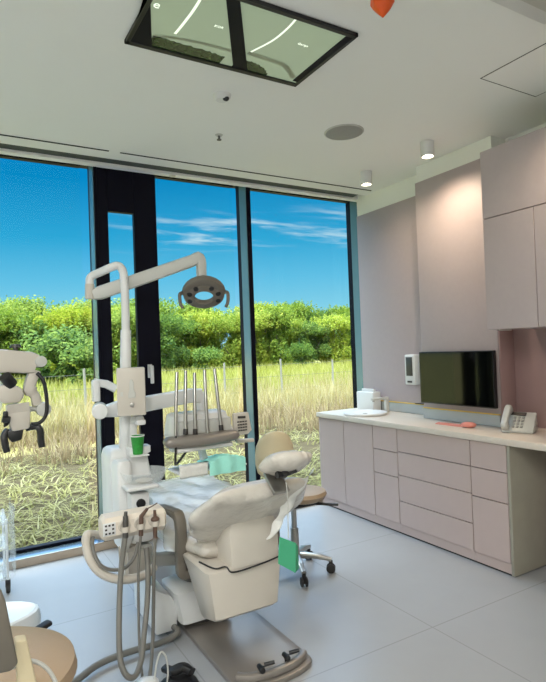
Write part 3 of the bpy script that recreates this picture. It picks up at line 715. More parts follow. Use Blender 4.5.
# control box on the pole
RB = R(-15.5); n_b = V((math.sin(RB), -math.cos(RB), 0)); r_b = V((math.cos(RB), math.sin(RB), 0))
fa, fb_, fz = U(118, 391, -.0), U(144.8, 391, -.0), (U(130, 367.5).z, U(130, 414.8).z)
bcen = U(131.2, 391, .0)+n_b*.02
cb = obj('pole_box', MB().obox(bcen, ((fb_-fa).length*1.0, .09, fz[0]-fz[1]), (0, 0, RB), .006), 'ivory', t)
def BX(x, y): return bcen + n_b*.047 + r_b*((x-131.2)*.00575) - V((0, 0, (y-391)*.0057))
h = MB(); a = BX(131.5, 389); h.prism([a+r_b*x+V((0, 0, z)) for x, z in ((-.018, -.045), (.02, -.045), (.022, -.02), (.012, .0), (.014, .035), (.004, .055), (-.006, .055), (-.012, .03), (-.01, -.0), (-.018, -.02))], n_b*.004, .001, 1); obj('emblem', h, 'greyplastic', cb)
k = BX(131.5, 403.5); obj('lock_screw', MB().cyl(k-n_b*.002, k+n_b*.008, .012, bev=.003), 'metal', cb)
obj('badge', MB().obox(BX(122.5, 393), (.014, .003, .024), (0, 0, RB)), 'greyplastic', cb)
# arm to the chair
h = MB(); pa, pb = U(146, 560, -.02), U(192, 557, -.02); h.sweep([pa, pb], .07, .065, (0, 1, 0), .2); h.box((pa.x-.05, 2.93, pa.z-.05), (pa.x+.03, 3.07, zc0-.035), .02)
obj('support_arm', h, 'greyplastic', t)
# assistant arm: flat loop from the column to the holder
YA = 2.62
def A_(x, y, dy=0): return pY(x, y, YA+dy)
def A2(x, y, dy=0): return A_(x+2, y-4, dy)
h = MB(); h.tube([A2(152, 571, .06), A2(146, 577, .03), A2(134, 582, 0), A2(120, 583.5, -.01), A2(107, 581, 0), A2(96, 574.5, .01), A2(88, 563, .03), A2(84.8, 551, .05), A2(84.3, 541, .06), A2(88, 538.5, .08), A2(103, 540, .14)], .021, 12, 6)
h.box((A2(138, 570).x, 2.84, A2(140, 573).z), (A2(156, 570).x, 2.96, pa.z-.02), .015)
obj('assistant_arm', h, 'ivory', t)
h = MB(); h.tube([A2(136, 546, .02), A2(133, 560, 0), A2(124, 571, -.02), A2(112, 574, -.02), A2(101, 571, -.02), A2(94, 562, 0), A2(90.5, 550, .03), A2(91, 541, .06)], .0085, 8, 6); obj('arm_cable', h, 'hose', t)
# holder panel with keypad and three rests
h = MB(); q0, q1 = A_(100.5, 529), A_(163.5, 529)
w_ = q1.x-q0.x
h.rings([[V((x, YA+y, q0.z+z)) for y, z in ((-.035, -.05), (-.06, -.025), (-.06, .035), (-.04, .055), (.03, .06), (.05, .04), (.05, -.03), (.03, -.05))] if 0 < i < 5 else [V((x, YA+y*.8, q0.z+z*.8)) for y, z in ((-.035, -.05), (-.06, -.025), (-.06, .035), (-.04, .055), (.03, .06), (.05, .04), (.05, -.03), (.03, -.05))]
         for i, x in enumerate((q0.x, q0.x+.012, q0.x+.09, q1.x-.09, q1.x-.012, q1.x))])
hp = obj('instrument_holder', h, 'ivory_light', t)
h = MB(); c = A_(109.5, 529.5, -.062); h.obox((c.x, YA-.0605, c.z), (.058, .005, .058), (0, 0, 0), .002); kp = obj('keypad', h, 'white', hp)
h = MB()
for i in range(3):
    for j in range(3):
        if (i, j) != (1, 1): h.obox((c.x-.016+.016*i, YA-.064, c.z-.018+.018*j), (.009, .004, .008))
obj('keys', h, 'key', kp)
HX = [A_(125, 525, -.075).x, A_(140.5, 522, -.075).x, A_(155, 520, -.075).x]
for x in HX:
    h = MB(); z = q0.z
    h.lathe([(.0, -.006), (.026, -.006), (.029, .0), (.029, .008), (.025, .012), (.02, .012), (.018, .008), (.0, .008)], (x, YA-.056, z+.012), (0, -1, 0), seg=24); h.lathe([(.0135, -.012), (.018, -.012), (.018, .012), (.0135, .012)], (x, YA-.075, z), seg=16, closed=True); obj('holder_ring', h, 'ivory', hp)
# suction hoses and syringe resting in the holder; they hang in loops to the floor
def B_(x, y, dy=-.075): return pY(x, y, YA+dy)
zr = q0.z
t = thing('suction_hose', 'thick grey suction hose in the left rest of the holder, looping down near the floor', 'hose', (HX[0], YA-.075, zr), 'hoses in the assistant holder')
h = MB(); h.tube([V((HX[0], YA-.075, zr-.03)), B_(121.5, 565, -.08), B_(119.5, 600, -.12), B_(119, 640, -.2), B_(121, 663, -.25), B_(127, 676, -.28), B_(135, 676, -.27), B_(141, 660, -.22), B_(144, 635, -.16), B_(147, 605, -.1), B_(148, 575, -.06), B_(146.5, 548, -.0)], .0125, 12, 8); obj('hose', h, 'hose', t)
h = MB(); h.cyl((HX[0], YA-.075, zr-.04), (HX[0]+.004, YA-.075, zr+.06), .0135, .0125, 16, .002); h.cyl((HX[0]+.004, YA-.075, zr+.059), (HX[0]+.006, YA-.075, zr+.08), .009, .008); obj('handpiece', h, 'darkmetal', t)
t = thing('air_syringe', 'brown angled syringe in the middle rest of the holder with thin grey hose', 'syringe', (HX[1], YA-.075, zr), 'hoses in the assistant holder')
h = MB(); h.tube([V((HX[1], YA-.075, zr-.035)), B_(138.5, 570), B_(138.5, 610), B_(139.5, 645, -.12), B_(142, 676, -.22)], .0065, 10, 8); obj('hose', h, 'hose', t)
h = MB(); h.cyl((HX[1], YA-.075, zr-.045), (HX[1]+.005, YA-.075, zr+.05), .011, .010, 14, .002); h.cyl((HX[1]+.005, YA-.075, zr+.045), (HX[1]+.03, YA-.09, zr+.08), .010, .007); h.tube([(HX[1]+.03, YA-.09, zr+.08), (HX[1]+.055, YA-.1, zr+.092), (HX[1]+.075, YA-.105, zr+.103)], .003, 6, 3); obj('handpiece', h, 'brown', t)
t = thing('suction_hose', 'thin grey suction hose with brown tip in the right rest of the holder', 'hose', (HX[2], YA-.075, zr), 'hoses in the assistant holder')
h = MB(); h.tube([V((HX[2], YA-.075, zr-.035)), B_(154, 565), B_(153.5, 605), B_(152.5, 645, -.12), B_(150, 676, -.22)], .0085, 10, 8); obj('hose', h, 'hose', t)
h = MB(); h.cyl((HX[2]-.002, YA-.075, zr-.07), (HX[2], YA-.075, zr+.03), .009, .0125, 14, .002); h.cyl((HX[2], YA-.075, zr+.03), (HX[2], YA-.075, zr+.062), .0085, .007); h.ell((HX[2], YA-.077, zr+.02), (.021, .018, .014)); obj('handpiece', h, 'brown', t)
# white Y-piece where the two thin hoses meet
yb = pZ(147, 686, .062)
t = thing('hose_filter', 'white plastic filter pot at the foot of the hanging hoses', 'filter', yb)
h = MB(); h.lathe([(0, -.06), (.05, -.06), (.055, -.02), (.05, .015), (.02, .03), (.0, .03)], yb, seg=20); obj('pot', h, 'white', t)
h = MB(); h.tube([yb+V((.03, -.01, .02)), pY(157, 662, yb.y), pY(161, 652, yb.y), pY(166, 657, yb.y), pY(168, 672, yb.y), pY(167, 684, yb.y)], .004, 8, 6); obj('tubing', h, 'greyplastic', t)
# paper cup
cp = U(138, 454, -.045)
zc_ = cp.z
t = thing('paper_cup', 'green printed paper cup standing on the white cup rest', 'cup', cp)
h = MB(); h.lathe([(0, 0), (.026, 0), (.036, .098), (.0375, .1), (.0345, .1), (.025, .004), (0, .004)], cp, seg=28); cu_ = obj('cup', h, 'cupgreen', t)
h = MB(); h.lathe([(.0355, .096), (.0385, .099), (.0385, .103), (.0345, .103)], cp, seg=28, closed=True); obj('rim', h, 'white', t)
h = MB(); h.box((cp.x-.05, cp.y-.05, zc_-.008), (cp.x+.05, cp.y+.05, zc_-.0005), .004); obj('cup_rest', h, 'white', unit)

# ------------------------------------------------------------------ operating light
lc = U(204, 296, .02)
t = thing('operating_light', 'grey ring-shaped dental operating light with two handles on a long arm', 'dental light', U(89.8, 298, .16))
h = MB(); h.sweep([U(92, 295, .16), U(100, 293, .16), U(189, 262, .05), U(197, 259, .04)], [.055, .075, .07, .065], [.05, .065, .06, .06], (0, 0, 1), .2)
la = obj('arm', h, 'greyplastic', t)
h = MB(); h.cyl(U(89.8, 284, .16), U(89.8, 299, .16), .026, .026, 20, .004); obj('pivot', h, 'ivory', t)
h = MB(); h.sweep([U(191, 260.5, .045), U(198, 256.5, .035), U(201, 262, .03), U(201.3, 272, .02), U(202, 281, .02)], .055, .055, (0, 1, 0), .25, 3); obj('elbow', h, 'greyplastic', t)
# head: ring tilted towards the patient
vd = (lc-CAM).normalized(); hd = V((-vd.x, -vd.y, 0)).normalized(); nrm = (hd*math.cos(R(48)) - V((0, 0, 1))*math.sin(R(48))).normalized()
sidev = V((0, 0, 1)).cross(hd).normalized(); upv = nrm.cross(sidev).normalized()
mtx = Matrix((sidev, upv, nrm)).transposed().to_4x4(); mtx.translation = lc
h = MB(); h.lathe([(.052, .012), (.056, .018), (.095, .014), (.112, .0), (.115, -.012), (.10, -.024), (.07, -.028), (.056, -.022), (.052, -.012)], (0, 0, 0), seg=44, closed=True)
bmesh.ops.transform(h.bm, matrix=mtx @ Matrix.Diagonal((1.08, .92, 1, 1)), verts=h.bm.verts)
lh = obj('light_head', h, 'taupe', t)
h = MB()
usg = 1 if upv.z > 0 else -1
hc = [mtx @ V((.118*math.cos(R(a)), usg*.112*math.sin(R(a)), -.012)) for a in range(10, 171, 16)]
h.sweep(hc, .05, [.03, .035, .045, .05, .055, .06, .055, .05, .045, .035, .03], nrm, .35); obj('head_cap', h, 'taupe', t)
for k in (20, -20, 60, 160, 200, 120):
    a = R(k); h = MB(); c = mtx @ V((.083*math.cos(a)*1.08, .078*math.sin(a), .0145)); h.lathe([(0, .004), (.014, .004), (.017, -.003), (0, -.006)], c, nrm, seg=16); obj('lamp_lens', h, 'black', lh)
for s in (-1, 1):
    h = MB(); P = lambda x, y, z: mtx @ V((x*s, 0, 0)) + V((0, 0, z)) + hd*y
    h.tube([P(.115, .0, .02), P(.135, .04, .015), P(.142, .06, -.005), P(.138, .065, -.05), P(.125, .07, -.075)], .012, 12, 5, r1=.009); obj('handle', h, 'taupe', t)

# ------------------------------------------------------------------ delivery table
t = thing('delivery_table', 'white dental instrument table with five upright whip rods and keypad, on a swing arm', 'instrument table', U(200, 445))
# arm: short elbow left of the pole, then the long arm across
h = MB(); h.sweep([U(116, 389, .12), U(106, 384, .13), U(94, 382.5, .13)], .045, .045, (0, 1, 0), .3); h.box((U(92.5, 400, .12).x, 3.1, U(92, 404).z), (U(100, 400, .12).x, 3.15, U(92, 381).z), .01); obj('rear_arm', h, 'white', t)
k = U(99.5, 411.5, .0); h = MB(); h.cyl(V((k.x, 2.99, k.z)), V((k.x+.035, 3.15, k.z-.003)), .042, .042, 28, .006); obj('arm_joint', h, 'white', t)
h = MB(); h.sweep([U(101, 412, .10), U(118, 409, .10), U(190, 395.5, .10), U(200, 396, .10)], [.055, .09, .085, .09], .07, (0, 0, 1), .25); h.cyl(U(202, 420, .1), U(201.5, 392, .1), .036, .034, 24, .006); obj('swing_arm', h, 'white', t)
# body
h = MB(); zb, zt = U(196, 436, .0).z, U(196, 412, .0).z; xa, xb = U(167.5, 420).x, U(228, 420).x
h.rings([rr(xa+.01, xb-.01, 2.92, 3.08, zb-.02, None, .03), rr(xa, xb, 2.9, 3.1, zb+.02, None, .03), rr(xa+.015, xb-.02, 2.95, 3.1, zt-.01, None, .04), rr(xa+.03, xb-.035, 2.97, 3.09, zt, None, .04)])
tb = obj('table_body', h, 'white', t); obj('front_panel', MB().box((xa+.03, 2.897, zb+.0), (xb-.03, 2.915, zt-.035), .006), 'greyplastic', tb)
h = MB(); xa, xb = U(163.5, 440, -.06).x, U(232.5, 436, -.06).x; z = U(197, 438, -.06).z
h.cushion([(xa+.02, 2.90, z), ((xa+xb)/2, 2.885, z-.004), (xb-.02, 2.90, z)], [.10, .11, .10], [.065, .075, .065], (0, 1, 0)); fb = obj('holder_bar', h, 'plate', t)
h = MB(); h.box((xa+.04, 2.87, z-.062), (xb-.03, 2.98, z-.036), .01); obj('lower_rim', h, 'white', fb)
# whip rods, each with its handpiece socket
for (x1_, y1_, x0_, y0_) in ((177, 372, 175.5, 440), (185.7, 371, 185.5, 430), (194.5, 373, 195.3, 430), (204.5, 370, 208, 440), (214.5, 369, 221, 426)):
    h = MB(); h.tube([U(x0_, y0_, -.125), U((x0_+x1_)/2-.2, (y0_+y1_)/2, -.11), U(x1_, y1_, -.07)], .0105, 10, 4, r1=.009); w = obj('whip_rod', h, 'metal', t)
    a = U(x0_, y0_+1, -.125); d_ = (U(x1_, y1_, -.07)-a).normalized(); obj('socket', MB().cyl(a-d_*.02, a+d_*.012, .014, .013, 14, .002), 'rubber', w)
obj('instrument_hose', MB().tube([U(175.5, 433, -.12), U(176, 444, -.14), U(175.5, 458, -.12), U(176.5, 464, -.1), U(186, 452, -.02)], .007, 8, 6), 'rubber', t)
# keypad on its bracket
h = MB(); pk = [U(233.5, 413.5, -.08), U(248.5, 412, -.08), U(252, 430, -.08), U(248.5, 434, -.08), U(237, 435.5, -.08), U(234, 431, -.08)]
h.prism(pk, (0, .022, 0), .005); kp = obj('keypad', h, 'ivory', t)
def K(u, v): return V(pk[0]).lerp(V(pk[1]), u).lerp(V(pk[4]).lerp(V(pk[3]), u), v) + V((0, -.003, 0))
h = MB(); h.obox(K(.5, .2), (.05, .006, .014), (0, R(3), 0)); obj('display', h, 'key', kp)
h = MB()
for i in range(4):
    for j in range(4): h.obox(K(.22+.19*i, .40+.13*j), (.011, .006, .007))
obj('keys', h, 'key', kp)
h = MB(); h.sweep([U(229, 431, -.06), U(236, 436.5, -.06), U(237, 441, -.06), U(253, 440, -.06)], .03, .022, (0, 1, 0), .3); obj('keypad_bracket', h, 'ivory', t)
# lower tray
h = MB(); h.sweep([U(201, 440, .02), U(201.5, 450, 0), U(205, 462, 0)], .05, .04, (0, 1, 0), .3, 3); obj('tray_stem', h, 'white', t)
a, b = U(177, 473, -.12), U(246, 473, -.12); zt_ = a.z
h = MB(); h.box((a.x, 2.86, zt_-.012), (b.x, 3.04, zt_), .006); tr = obj('tray', h, 'white', t)
def sheet(u, v):
    fold = .006*math.sin(u*19)+.004*math.sin(v*9+u*4)
    if v < .3: return V((a.x+.003+u*.170, 2.846-.003*math.sin(u*12), zt_-.03+.07*(v/.3)))
    w = (v-.3)/.7; return V((a.x+.003+u*.170, 2.846+w*.18, zt_+.04-.03*w+fold*.3))
o = obj('paper_sheet', MB().grid(sheet, 18, 16, .001), 'tissue', angle=180); ORG[o.name] = V((0, 0, 0)); tag(o, 'white paper sheet covering the left half of the instrument tray', 'paper')
def mask(u, v):
    x = a.x+.178+u*.225; pk_ = .055*max(0, 1-abs(u-.5)*2.0); 
    if v < .3: return V((x, 2.838-.006*math.sin(u*14)+.02*pk_, zt_-.035+(.08+pk_*.5)*(v/.3)))
    w = (v-.3)/.7; return V((x, 2.842+w*.19, zt_+.045+pk_*.5-.03*w+.004*math.sin(u*25+w*6)))
o = obj('face_mask', MB().grid(mask, 24, 18, .001), 'teal', angle=30); ORG[o.name] = V((0, 0, 0)); tag(o, 'teal folded medical drape lying on the right half of the instrument tray', 'drape')

# ------------------------------------------------------------------ operator stool behind the chair
YS = 3.12
sx = pY(295, 545, YS).x
t = thing('dental_stool', 'beige wheeled stool with rounded backrest, behind the dental chair', 'stool', (sx, YS, 0))
zs = .53
h = MB(); h.lathe([(0, -.05), (.13, -.05), (.15, -.04), (.165, -.012), (.155, .01), (.12, .018), (0, .02)], (sx+.075, YS, zs-.005), seg=36); obj('seat', h, 'tan', t)
h = MB(); h.box((sx-.1, YS-.08, zs-.085), (sx+.16, YS+.08, zs-.062), .008); h.tube([(sx+.1, YS-.05, zs-.075), (sx+.2, YS-.14, zs-.08), (sx+.24, YS-.18, zs-.08)], .009, 8, 4); obj('seat_plate', h, 'black', t)
# back shell: egg shaped pad
bc_ = pY(276, 454, YS); nb = V((.55, -.2, .0)).normalized(); nb = V((-.25, -1, .12)).normalized()
rt = V((1, -.25, 0)).normalized(); upb = rt.cross(nb)*-1
if upb.z < 0: upb = -upb
h = MB(); rs = []
prof = [(-.5, .45), (-.47, .72), (-.38, .92), (-.2, 1.0), (0, .99), (.2, .92), (.34, .78), (.43, .58), (.48, .36), (.5, .12)]
for zf_, wf in prof:
    c = bc_ + upb*zf_*.30; e = 1.0 if abs(zf_) < .45 else .6
    rs.append([c + rt*.138*wf*math.cos(q) + nb*(.028*e*math.sin(q) - .05*(math.cos(q)*wf)**2+.02) for q in [2*math.pi*k/28 for k in range(28)]])
h.rings(rs); bmesh.ops.subdivide_edges(h.bm, edges=[], cuts=0); obj('backrest', h, 'beige', t, angle=80)
h = MB(); h.sweep([(sx-.05, YS, zs-.075), (sx-.14, YS+.05, zs-.06), (sx-.16, YS+.07, zs+.03), bc_+V((0, .05, -.1)), bc_+V((0, .04, -.02))], .045, .016, (1, .3, 0), .3, 4); obj('back_bracket', h, 'black', t)
h = MB(); h.cyl((sx, YS, .12), (sx, YS, .30), .03, .027, 20); h.cyl((sx, YS, .30), (sx, YS, zs-.085), .018, .018, 16); obj('gas_lift', h, 'metal', t)
hub = obj('hub', MB().lathe([(0, .085), (.04, .085), (.045, .1), (.04, .13), (.028, .14), (0, .14)], (sx, YS, 0)), 'metal', t)
c1 = pZ(332, 575, 0); a0 = math.atan2(c1.y-YS, c1.x-sx); a0 = R(-38)
for k in range(5):
    an = a0+R(72*k); d_ = V((math.cos(an), math.sin(an), 0)); o_ = V((sx, YS, 0))
    h = MB(); h.sweep([o_+d_*.03+V((0, 0, .115)), o_+d_*.14+V((0, 0, .11)), o_+d_*.24+V((0, 0, .088))], [.045, .04, .03], [.04, .034, .026], V((-d_.y, d_.x, 0)), .3, 4); lg = obj('leg', h, 'metal', t)
    p = o_+d_*.235; n_ = V((-d_.y, d_.x, 0))
    h = MB(); h.cyl(p+n_*.022+V((0, 0, .031)), p+n_*.008+V((0, 0, .031)), .03, bev=.004); h.cyl(p-n_*.022+V((0, 0, .031)), p-n_*.008+V((0, 0, .031)), .03, bev=.004); h.cyl(p-n_*.01+V((0, 0, .031)), p+n_*.01+V((0, 0, .031)), .012); h.box(p+V((-.01, -.01, .035)), p+V((.01, .01, .085)), .003); obj('caster', h, 'rubber', lg)

# ------------------------------------------------------------------ tan stool in the near left corner
t = thing('assistant_stool', 'tan leather stool seat with black lever, cut by the lower left corner', 'stool', (.02, 1.93, 0))
sc2 = V((.035, 1.96, .53))
h = MB(); h.lathe([(0, -.09), (.2, -.09), (.275, -.075), (.298, -.04), (.29, -.005), (.24, .022), (.14, .036), (0, .04)], sc2, seg=48); obj('seat', h, 'tan', t)
h = MB(); h.box((-.12, 1.8, .385), (.16, 2.06, .409), .006); a = pZ(42, 627, .48); h.tube([(.1, 2.04, .40), (.2, 2.2, .40), a+V((-.005, -.0, -.02))], .01, 8, 4); h.obox(a, (.07, .035, .018), (0, R(-8), R(25)), .006); obj('lever', h, 'black', t)
h = MB(); h.cyl((.02, 1.93, .1), (.02, 1.93, .39), .03, .026); obj('gas_lift', h, 'metal', t)
for k in range(5):
    an = R(72*k+50); d_ = V((math.cos(an), math.sin(an), 0)); o_ = V((.02, 1.93, 0))
    h = MB(); h.sweep([o_+d_*.02+V((0, 0, .1)), o_+d_*.13+V((0, 0, .1)), o_+d_*.24+V((0, 0, .08))], [.045, .04, .03], [.04, .034, .026], V((-d_.y, d_.x, 0)), .3, 3); lg = obj('leg', h, 'metal', t)
    p = o_+d_*.235; n_ = V((-d_.y, d_.x, 0)); h = MB(); h.cyl(p+n_*.02+V((0, 0, .031)), p-n_*.02+V((0, 0, .031)), .03, bev=.005); h.box(p+V((-.01, -.01, .04)), p+V((.01, .01, .08))); obj('caster', h, 'rubber', lg)
# backrest of that stool, nearer the camera
c0, c1_ = pY(-2, 588, 1.55), pY(17, 668, 1.55)
h = MB(); h.prism([pY(-60, 585, 1.5), pY(2, 588, 1.5), pY(7, 602, 1.5), pY(19.5, 664, 1.5), pY(12, 672, 1.5), pY(-70, 690, 1.5)], (-.02, .05, .0), .008, 3); obj('backrest', h, 'taupe', t)
h = MB(); h.prism([pY(15, 642, 1.56), pY(27, 640, 1.56), pY(37, 684, 1.56), pY(36, 720, 1.56), pY(20, 720, 1.56)], (0, .04, 0), .006, 2); obj('back_support', h, 'beige', t)
t = thing('clear_tube', 'thin clear tube curving over the tan stool seat in the near left corner', 'tube', (.2, 1.7, .55))
h = MB(); h.tube([pY(12, 668, 1.6), pY(22, 662, 1.6), pY(33, 661, 1.6), pY(44, 666, 1.6), pY(52, 675, 1.6), pY(57, 688, 1.6), pY(58, 710, 1.62)], .0055, 10, 6); obj('tube', h, 'greyplastic', t)
# foot control, bottom edge
fc = pZ(176, 678, .04)
t = thing('foot_control', 'black foot pedal on the floor beside the chair base, at the bottom edge', 'foot pedal', (fc.x, fc.y, 0))
h = MB(); h.lathe([(0, 0.001), (.09, .001), (.095, .012), (.085, .03), (.05, .045), (0, .048)], (fc.x, fc.y-.03, 0), seg=30); obj('base', h, 'black', t)
h = MB(); q1_, q2_ = pZ(164, 668, .06), pZ(192, 672, .06); h.sweep([q1_, V((fc.x-.005, fc.y+.02, .065)), V((fc.x+.04, fc.y+.01, .07)), q2_], [.035, .05, .05, .045], [.025, .03, .03, .03], (0, 1, 0), .3, 4); obj('pedal', h, 'black', t)
# ------------------------------------------------------------------ operating microscope, far left
YM = 3.2
def Mi(x, y, dy=0): return pY(x, y, YM+dy)
t = thing('microscope', 'cream operating microscope with black grips on a boom arm at the left edge', 'microscope', (-.32, YM, 0))
h = MB(); h.cyl((-.32, YM, .1), (-.32, YM, 1.42), .05, .045, 24); obj('column', h, 'white', t)
# lobed floor base
h = MB(); pts = []
n = 72
for k in range(n):
    a = 2*math.pi*k/n; r_ = .56+.08*math.cos(a*5+R(20)); pts.append((-.27+r_*math.cos(a)*1.0, YM+r_*math.sin(a)*.75, .06))
rsb = []
for z, f_ in ((.03, .95), (.05, .99), (.14, 1.0), (.18, .985), (.187, .96), (.18, .93)):
    rsb.append([V((-.27+(p[0]+.27)*f_, YM+(p[1]-YM)*f_, z)) for p in pts])
h.rings(rsb); obj('base', h, 'white', t, label='white lobed floor base')
for k in range(5):
    a = 2*math.pi*k/5 - R(28)/5; p = V((-.27+.55*math.cos(a), YM+.55*.75*math.sin(a), 0)); h = MB(); h.cyl(p+V((-.012, 0, .025)), p+V((.012, 0, .025)), .024, bev=.004); h.box(p+V((-.01, -.01, .025)), p+V((.01, .01, .045))); obj('caster', h, 'rubber', t)
h = MB(); h.sweep([V((-.42, YM, Mi(0, 361).z-.02)), Mi(0, 361), Mi(30, 362.5), Mi(36, 364)], [.13, .125, .115, .1], [.1, .09, .085, .08], (0, 0, 1), .15); ba = obj('boom_arm', h, 'ivory', t)
h = MB(); c = Mi(15.5, 348); h.cyl(c+V((0, 0, -.02)), c+V((0, 0, .005)), .012); h.cyl(c, c+V((0, 0, .02)), .03, .025, bev=.003); obj('knob', h, 'darkmetal', ba)
k = Mi(40, 361.5, -.0); h = MB(); h.cyl(V((k.x, YM-.05, k.z)), V((k.x, YM+.06, k.z)), .03, bev=.004); h.box((k.x-.055, YM-.035, k.z-.03), (k.x, YM+.035, k.z+.03), .006); obj('joint', h, 'greyplastic', ba)
h = MB(); h.sweep([Mi(35, 370), Mi(31, 381), Mi(29.5, 389), Mi(35, 396), Mi(37, 405)], [.06, .06, .06, .045, .045], [.06, .06, .07, .05, .05], (0, 1, 0), .3, 3); obj('yoke', h, 'ivory', t)
k = Mi(43, 409, 0); h = MB(); h.cyl(V((k.x, YM-.04, k.z)), V((k.x, YM+.03, k.z)), .038, bev=.006); h.cyl(Mi(28, 409), Mi(42, 408.5), .014); obj('tilt_joint', h, 'greyplastic', t)
# optics body
h = MB(); h.rings([[Mi(x, y, d_) for x, y, d_ in r] for r in (
    [(6, 414, -.06), (30, 411, -.06), (30, 411, .06), (6, 414, .06)], [(7, 405, -.075), (29, 402, -.075), (29, 402, .075), (7, 405, .075)])][::1])
h.prism([Mi(7, 406, -.06), Mi(20, 404, -.06), Mi(31, 409, -.06), Mi(30, 429, -.06), Mi(12, 432, -.06), Mi(8, 420, -.06)], (0, .12, 0), .012)
ob_ = obj('optics_body', h, 'ivory', t)
h = MB(); h.prism([Mi(-2, 386, -.06), Mi(10, 383, -.06), Mi(22, 388, -.06), Mi(25, 395, -.06), Mi(20, 403, -.06), Mi(3, 404, -.06), Mi(-3, 398, -.06)], (0, .12, 0), .014); obj('binocular_housing', h, 'ivory', t)
for dy_ in (-.035, .035):
    h = MB(); h.cyl(Mi(11.5, 385, dy_), Mi(4.5, 376, dy_-.03), .033, .03, 20, .004); obj('eyepiece', h, 'black', t)
h = MB(); h.prism([Mi(3, 412, -.07), Mi(8, 411, -.07), Mi(9, 425, -.07), Mi(4, 428, -.07)], (0, .03, 0), .006); h.cyl(Mi(2, 419, -.07), Mi(10, 420, -.07), .018); obj('side_knob', h, 'black', ob_)
h = MB(); h.prism([Mi(7, 431, -.05), Mi(24, 428, -.05), Mi(22, 440, -.05), Mi(12, 443, -.05), Mi(8, 438, -.05)], (0, .1, 0), .01); obj('objective', h, 'black', t)
h = MB(); h.sweep([Mi(8, 430, -.02), Mi(4, 436, -.03), Mi(5, 444, -.04), Mi(7, 452, -.04)], [.04, .04, .035, .03], .034, (0, 1, 0), .35, 4); obj('grip', h, 'black', t)
h = MB(); h.sweep([Mi(26, 428, -.02), Mi(36, 426.5, -.03), Mi(40, 430, -.04), Mi(41, 440, -.04), Mi(42, 447, -.04)], [.04, .04, .04, .035, .03], .034, (0, 1, 0), .35, 4); obj('grip', h, 'black', t)
h = MB(); h.tube([Mi(37, 373, -.04), Mi(43, 380, -.05), Mi(46, 393, -.05), Mi(47, 407, -.05), Mi(45, 417, -.05), Mi(39, 423, -.05), Mi(31, 424, -.05)], .01, 10, 6); obj('cable', h, 'black', t)
# trolley with clear film at the left edge
cx_ = pZ(8, 577, 0)
t = thing('trolley', 'clear film wrapped trolley with black caster, at the left edge beside the window', 'trolley', (cx_.x-.25, cx_.y-.1, 0))
x1_ = cx_.x+.0; y0_ = cx_.y-.3
h = MB(); h.box((x1_-.5, y0_, .085), (x1_, cx_.y+.02, .11), .006); h.box((x1_-.5, y0_, .28), (x1_-.01, cx_.y+.02, .30), .006); h.box((x1_-.5, y0_, .44), (x1_-.01, cx_.y+.02, .46), .006); obj('shelves', h, 'bowlglass', t)
for xx in (x1_-.02, x1_-.48):
    for yy in (y0_+.02, cx_.y):
        h = MB(); h.cyl((xx, yy, .085), (xx, yy, .47), .008); obj('upright', h, 'white', t)
        h = MB(); h.cyl((xx-.012, yy, .03), (xx+.012, yy, .03), .029, bev=.004); h.box((xx-.015, yy-.012, .035), (xx+.015, yy+.012, .085), .004); obj('caster', h, 'rubber', t)
def filmf(u, v):
    w = .02*math.sin(u*26)+.008*math.sin(u*61+v*9); L_ = 1.3
    if u < .6: return V((x1_-.5+u/.6*.52, y0_-.012-w*.6, .10+v*.44+.02*math.sin(u*17)))
    return V((x1_+.025+w*.6, y0_-.01+(u-.6)/.4*.33, .10+v*.44+.015*math.sin(u*22)))
h = MB(); h.grid(filmf, 60, 10); obj('film', h, 'trolleyfilm', t, angle=180)
# ------------------------------------------------------------------ outdoors
GZ = -.05
struct(obj('ground', MB().box((-60, 4.62, GZ-.2), (90, 9.6, GZ)), 'soil'))
struct(obj('ground', MB().box((-60, 9.6, GZ-.2), (90, 120, GZ)), 'meadowsoil'))
def fan_x(y, lo=-3, hi=42):
    return y*math.tan(R(rnd.uniform(lo, hi)))
def blade(bm, p, h, w, lean, az, seg=2):
    d_ = V((math.cos(az), math.sin(az), 0)); s = V((-d_.y, d_.x, 0)); vs = []
    for i in range(seg+1):
        u = i/seg; c = p + V((0, 0, h*u*(1-.3*lean*u))) + d_*(lean*h*u*u); ww = w*(1-u*.85)
        vs.append((bm.verts.new(c-s*ww/2), bm.verts.new(c+s*ww/2)))
    for i in range(seg): bm.faces.new((vs[i][0], vs[i][1], vs[i+1][1], vs[i+1][0]))
def stuff(name, h, m, label, cat):
    me = bpy.data.meshes.new(name); h.bm.to_mesh(me); h.bm.free(); me.materials.append(M[m]); o = bpy.data.objects.new(name, me); COL.objects.link(o); o['kind'] = 'stuff'; o['label'] = label; o['category'] = cat; return o
# leaning crop stalks near the glass
h = MB()
for i in range(2000):
    y = 4.75+4.7*rnd.random()**1.25; p = V((fan_x(y, -14, 44), y, GZ)); az0 = rnd.uniform(0, 6.28)
    for k in range(rnd.randint(2, 5)):
        blade(h.bm, p+V((rnd.uniform(-.05, .05), rnd.uniform(-.05, .05), 0)), rnd.uniform(.06, .2), rnd.uniform(.012, .026), rnd.uniform(1.0, 3.6), az0+rnd.uniform(-1.6, 1.6), 3)
stuff('crop_stalks', h, 'stalk', 'tangled yellow-green crop stalks on dark soil just outside the windows', 'plants')
h = MB()
for i in range(330):
    y = 8.2+3.2*rnd.random()**.8; c = V((fan_x(y, -8, 44), y, GZ)); hh = rnd.uniform(.22, .62)*(1 if y > 9 else .75)
    for k in range(rnd.randint(10, 26)):
        az_ = rnd.uniform(0, 6.28); rr_ = rnd.uniform(0, .28); blade(h.bm, c+V((rr_*math.cos(az_), rr_*math.sin(az_), 0)), hh*rnd.uniform(.5, 1.15), rnd.uniform(.012, .026), rnd.uniform(.15, .9), az_)
stuff('dry_brush', h, 'brush', 'belt of brown dry weeds between the crop stalks and the meadow', 'plants')
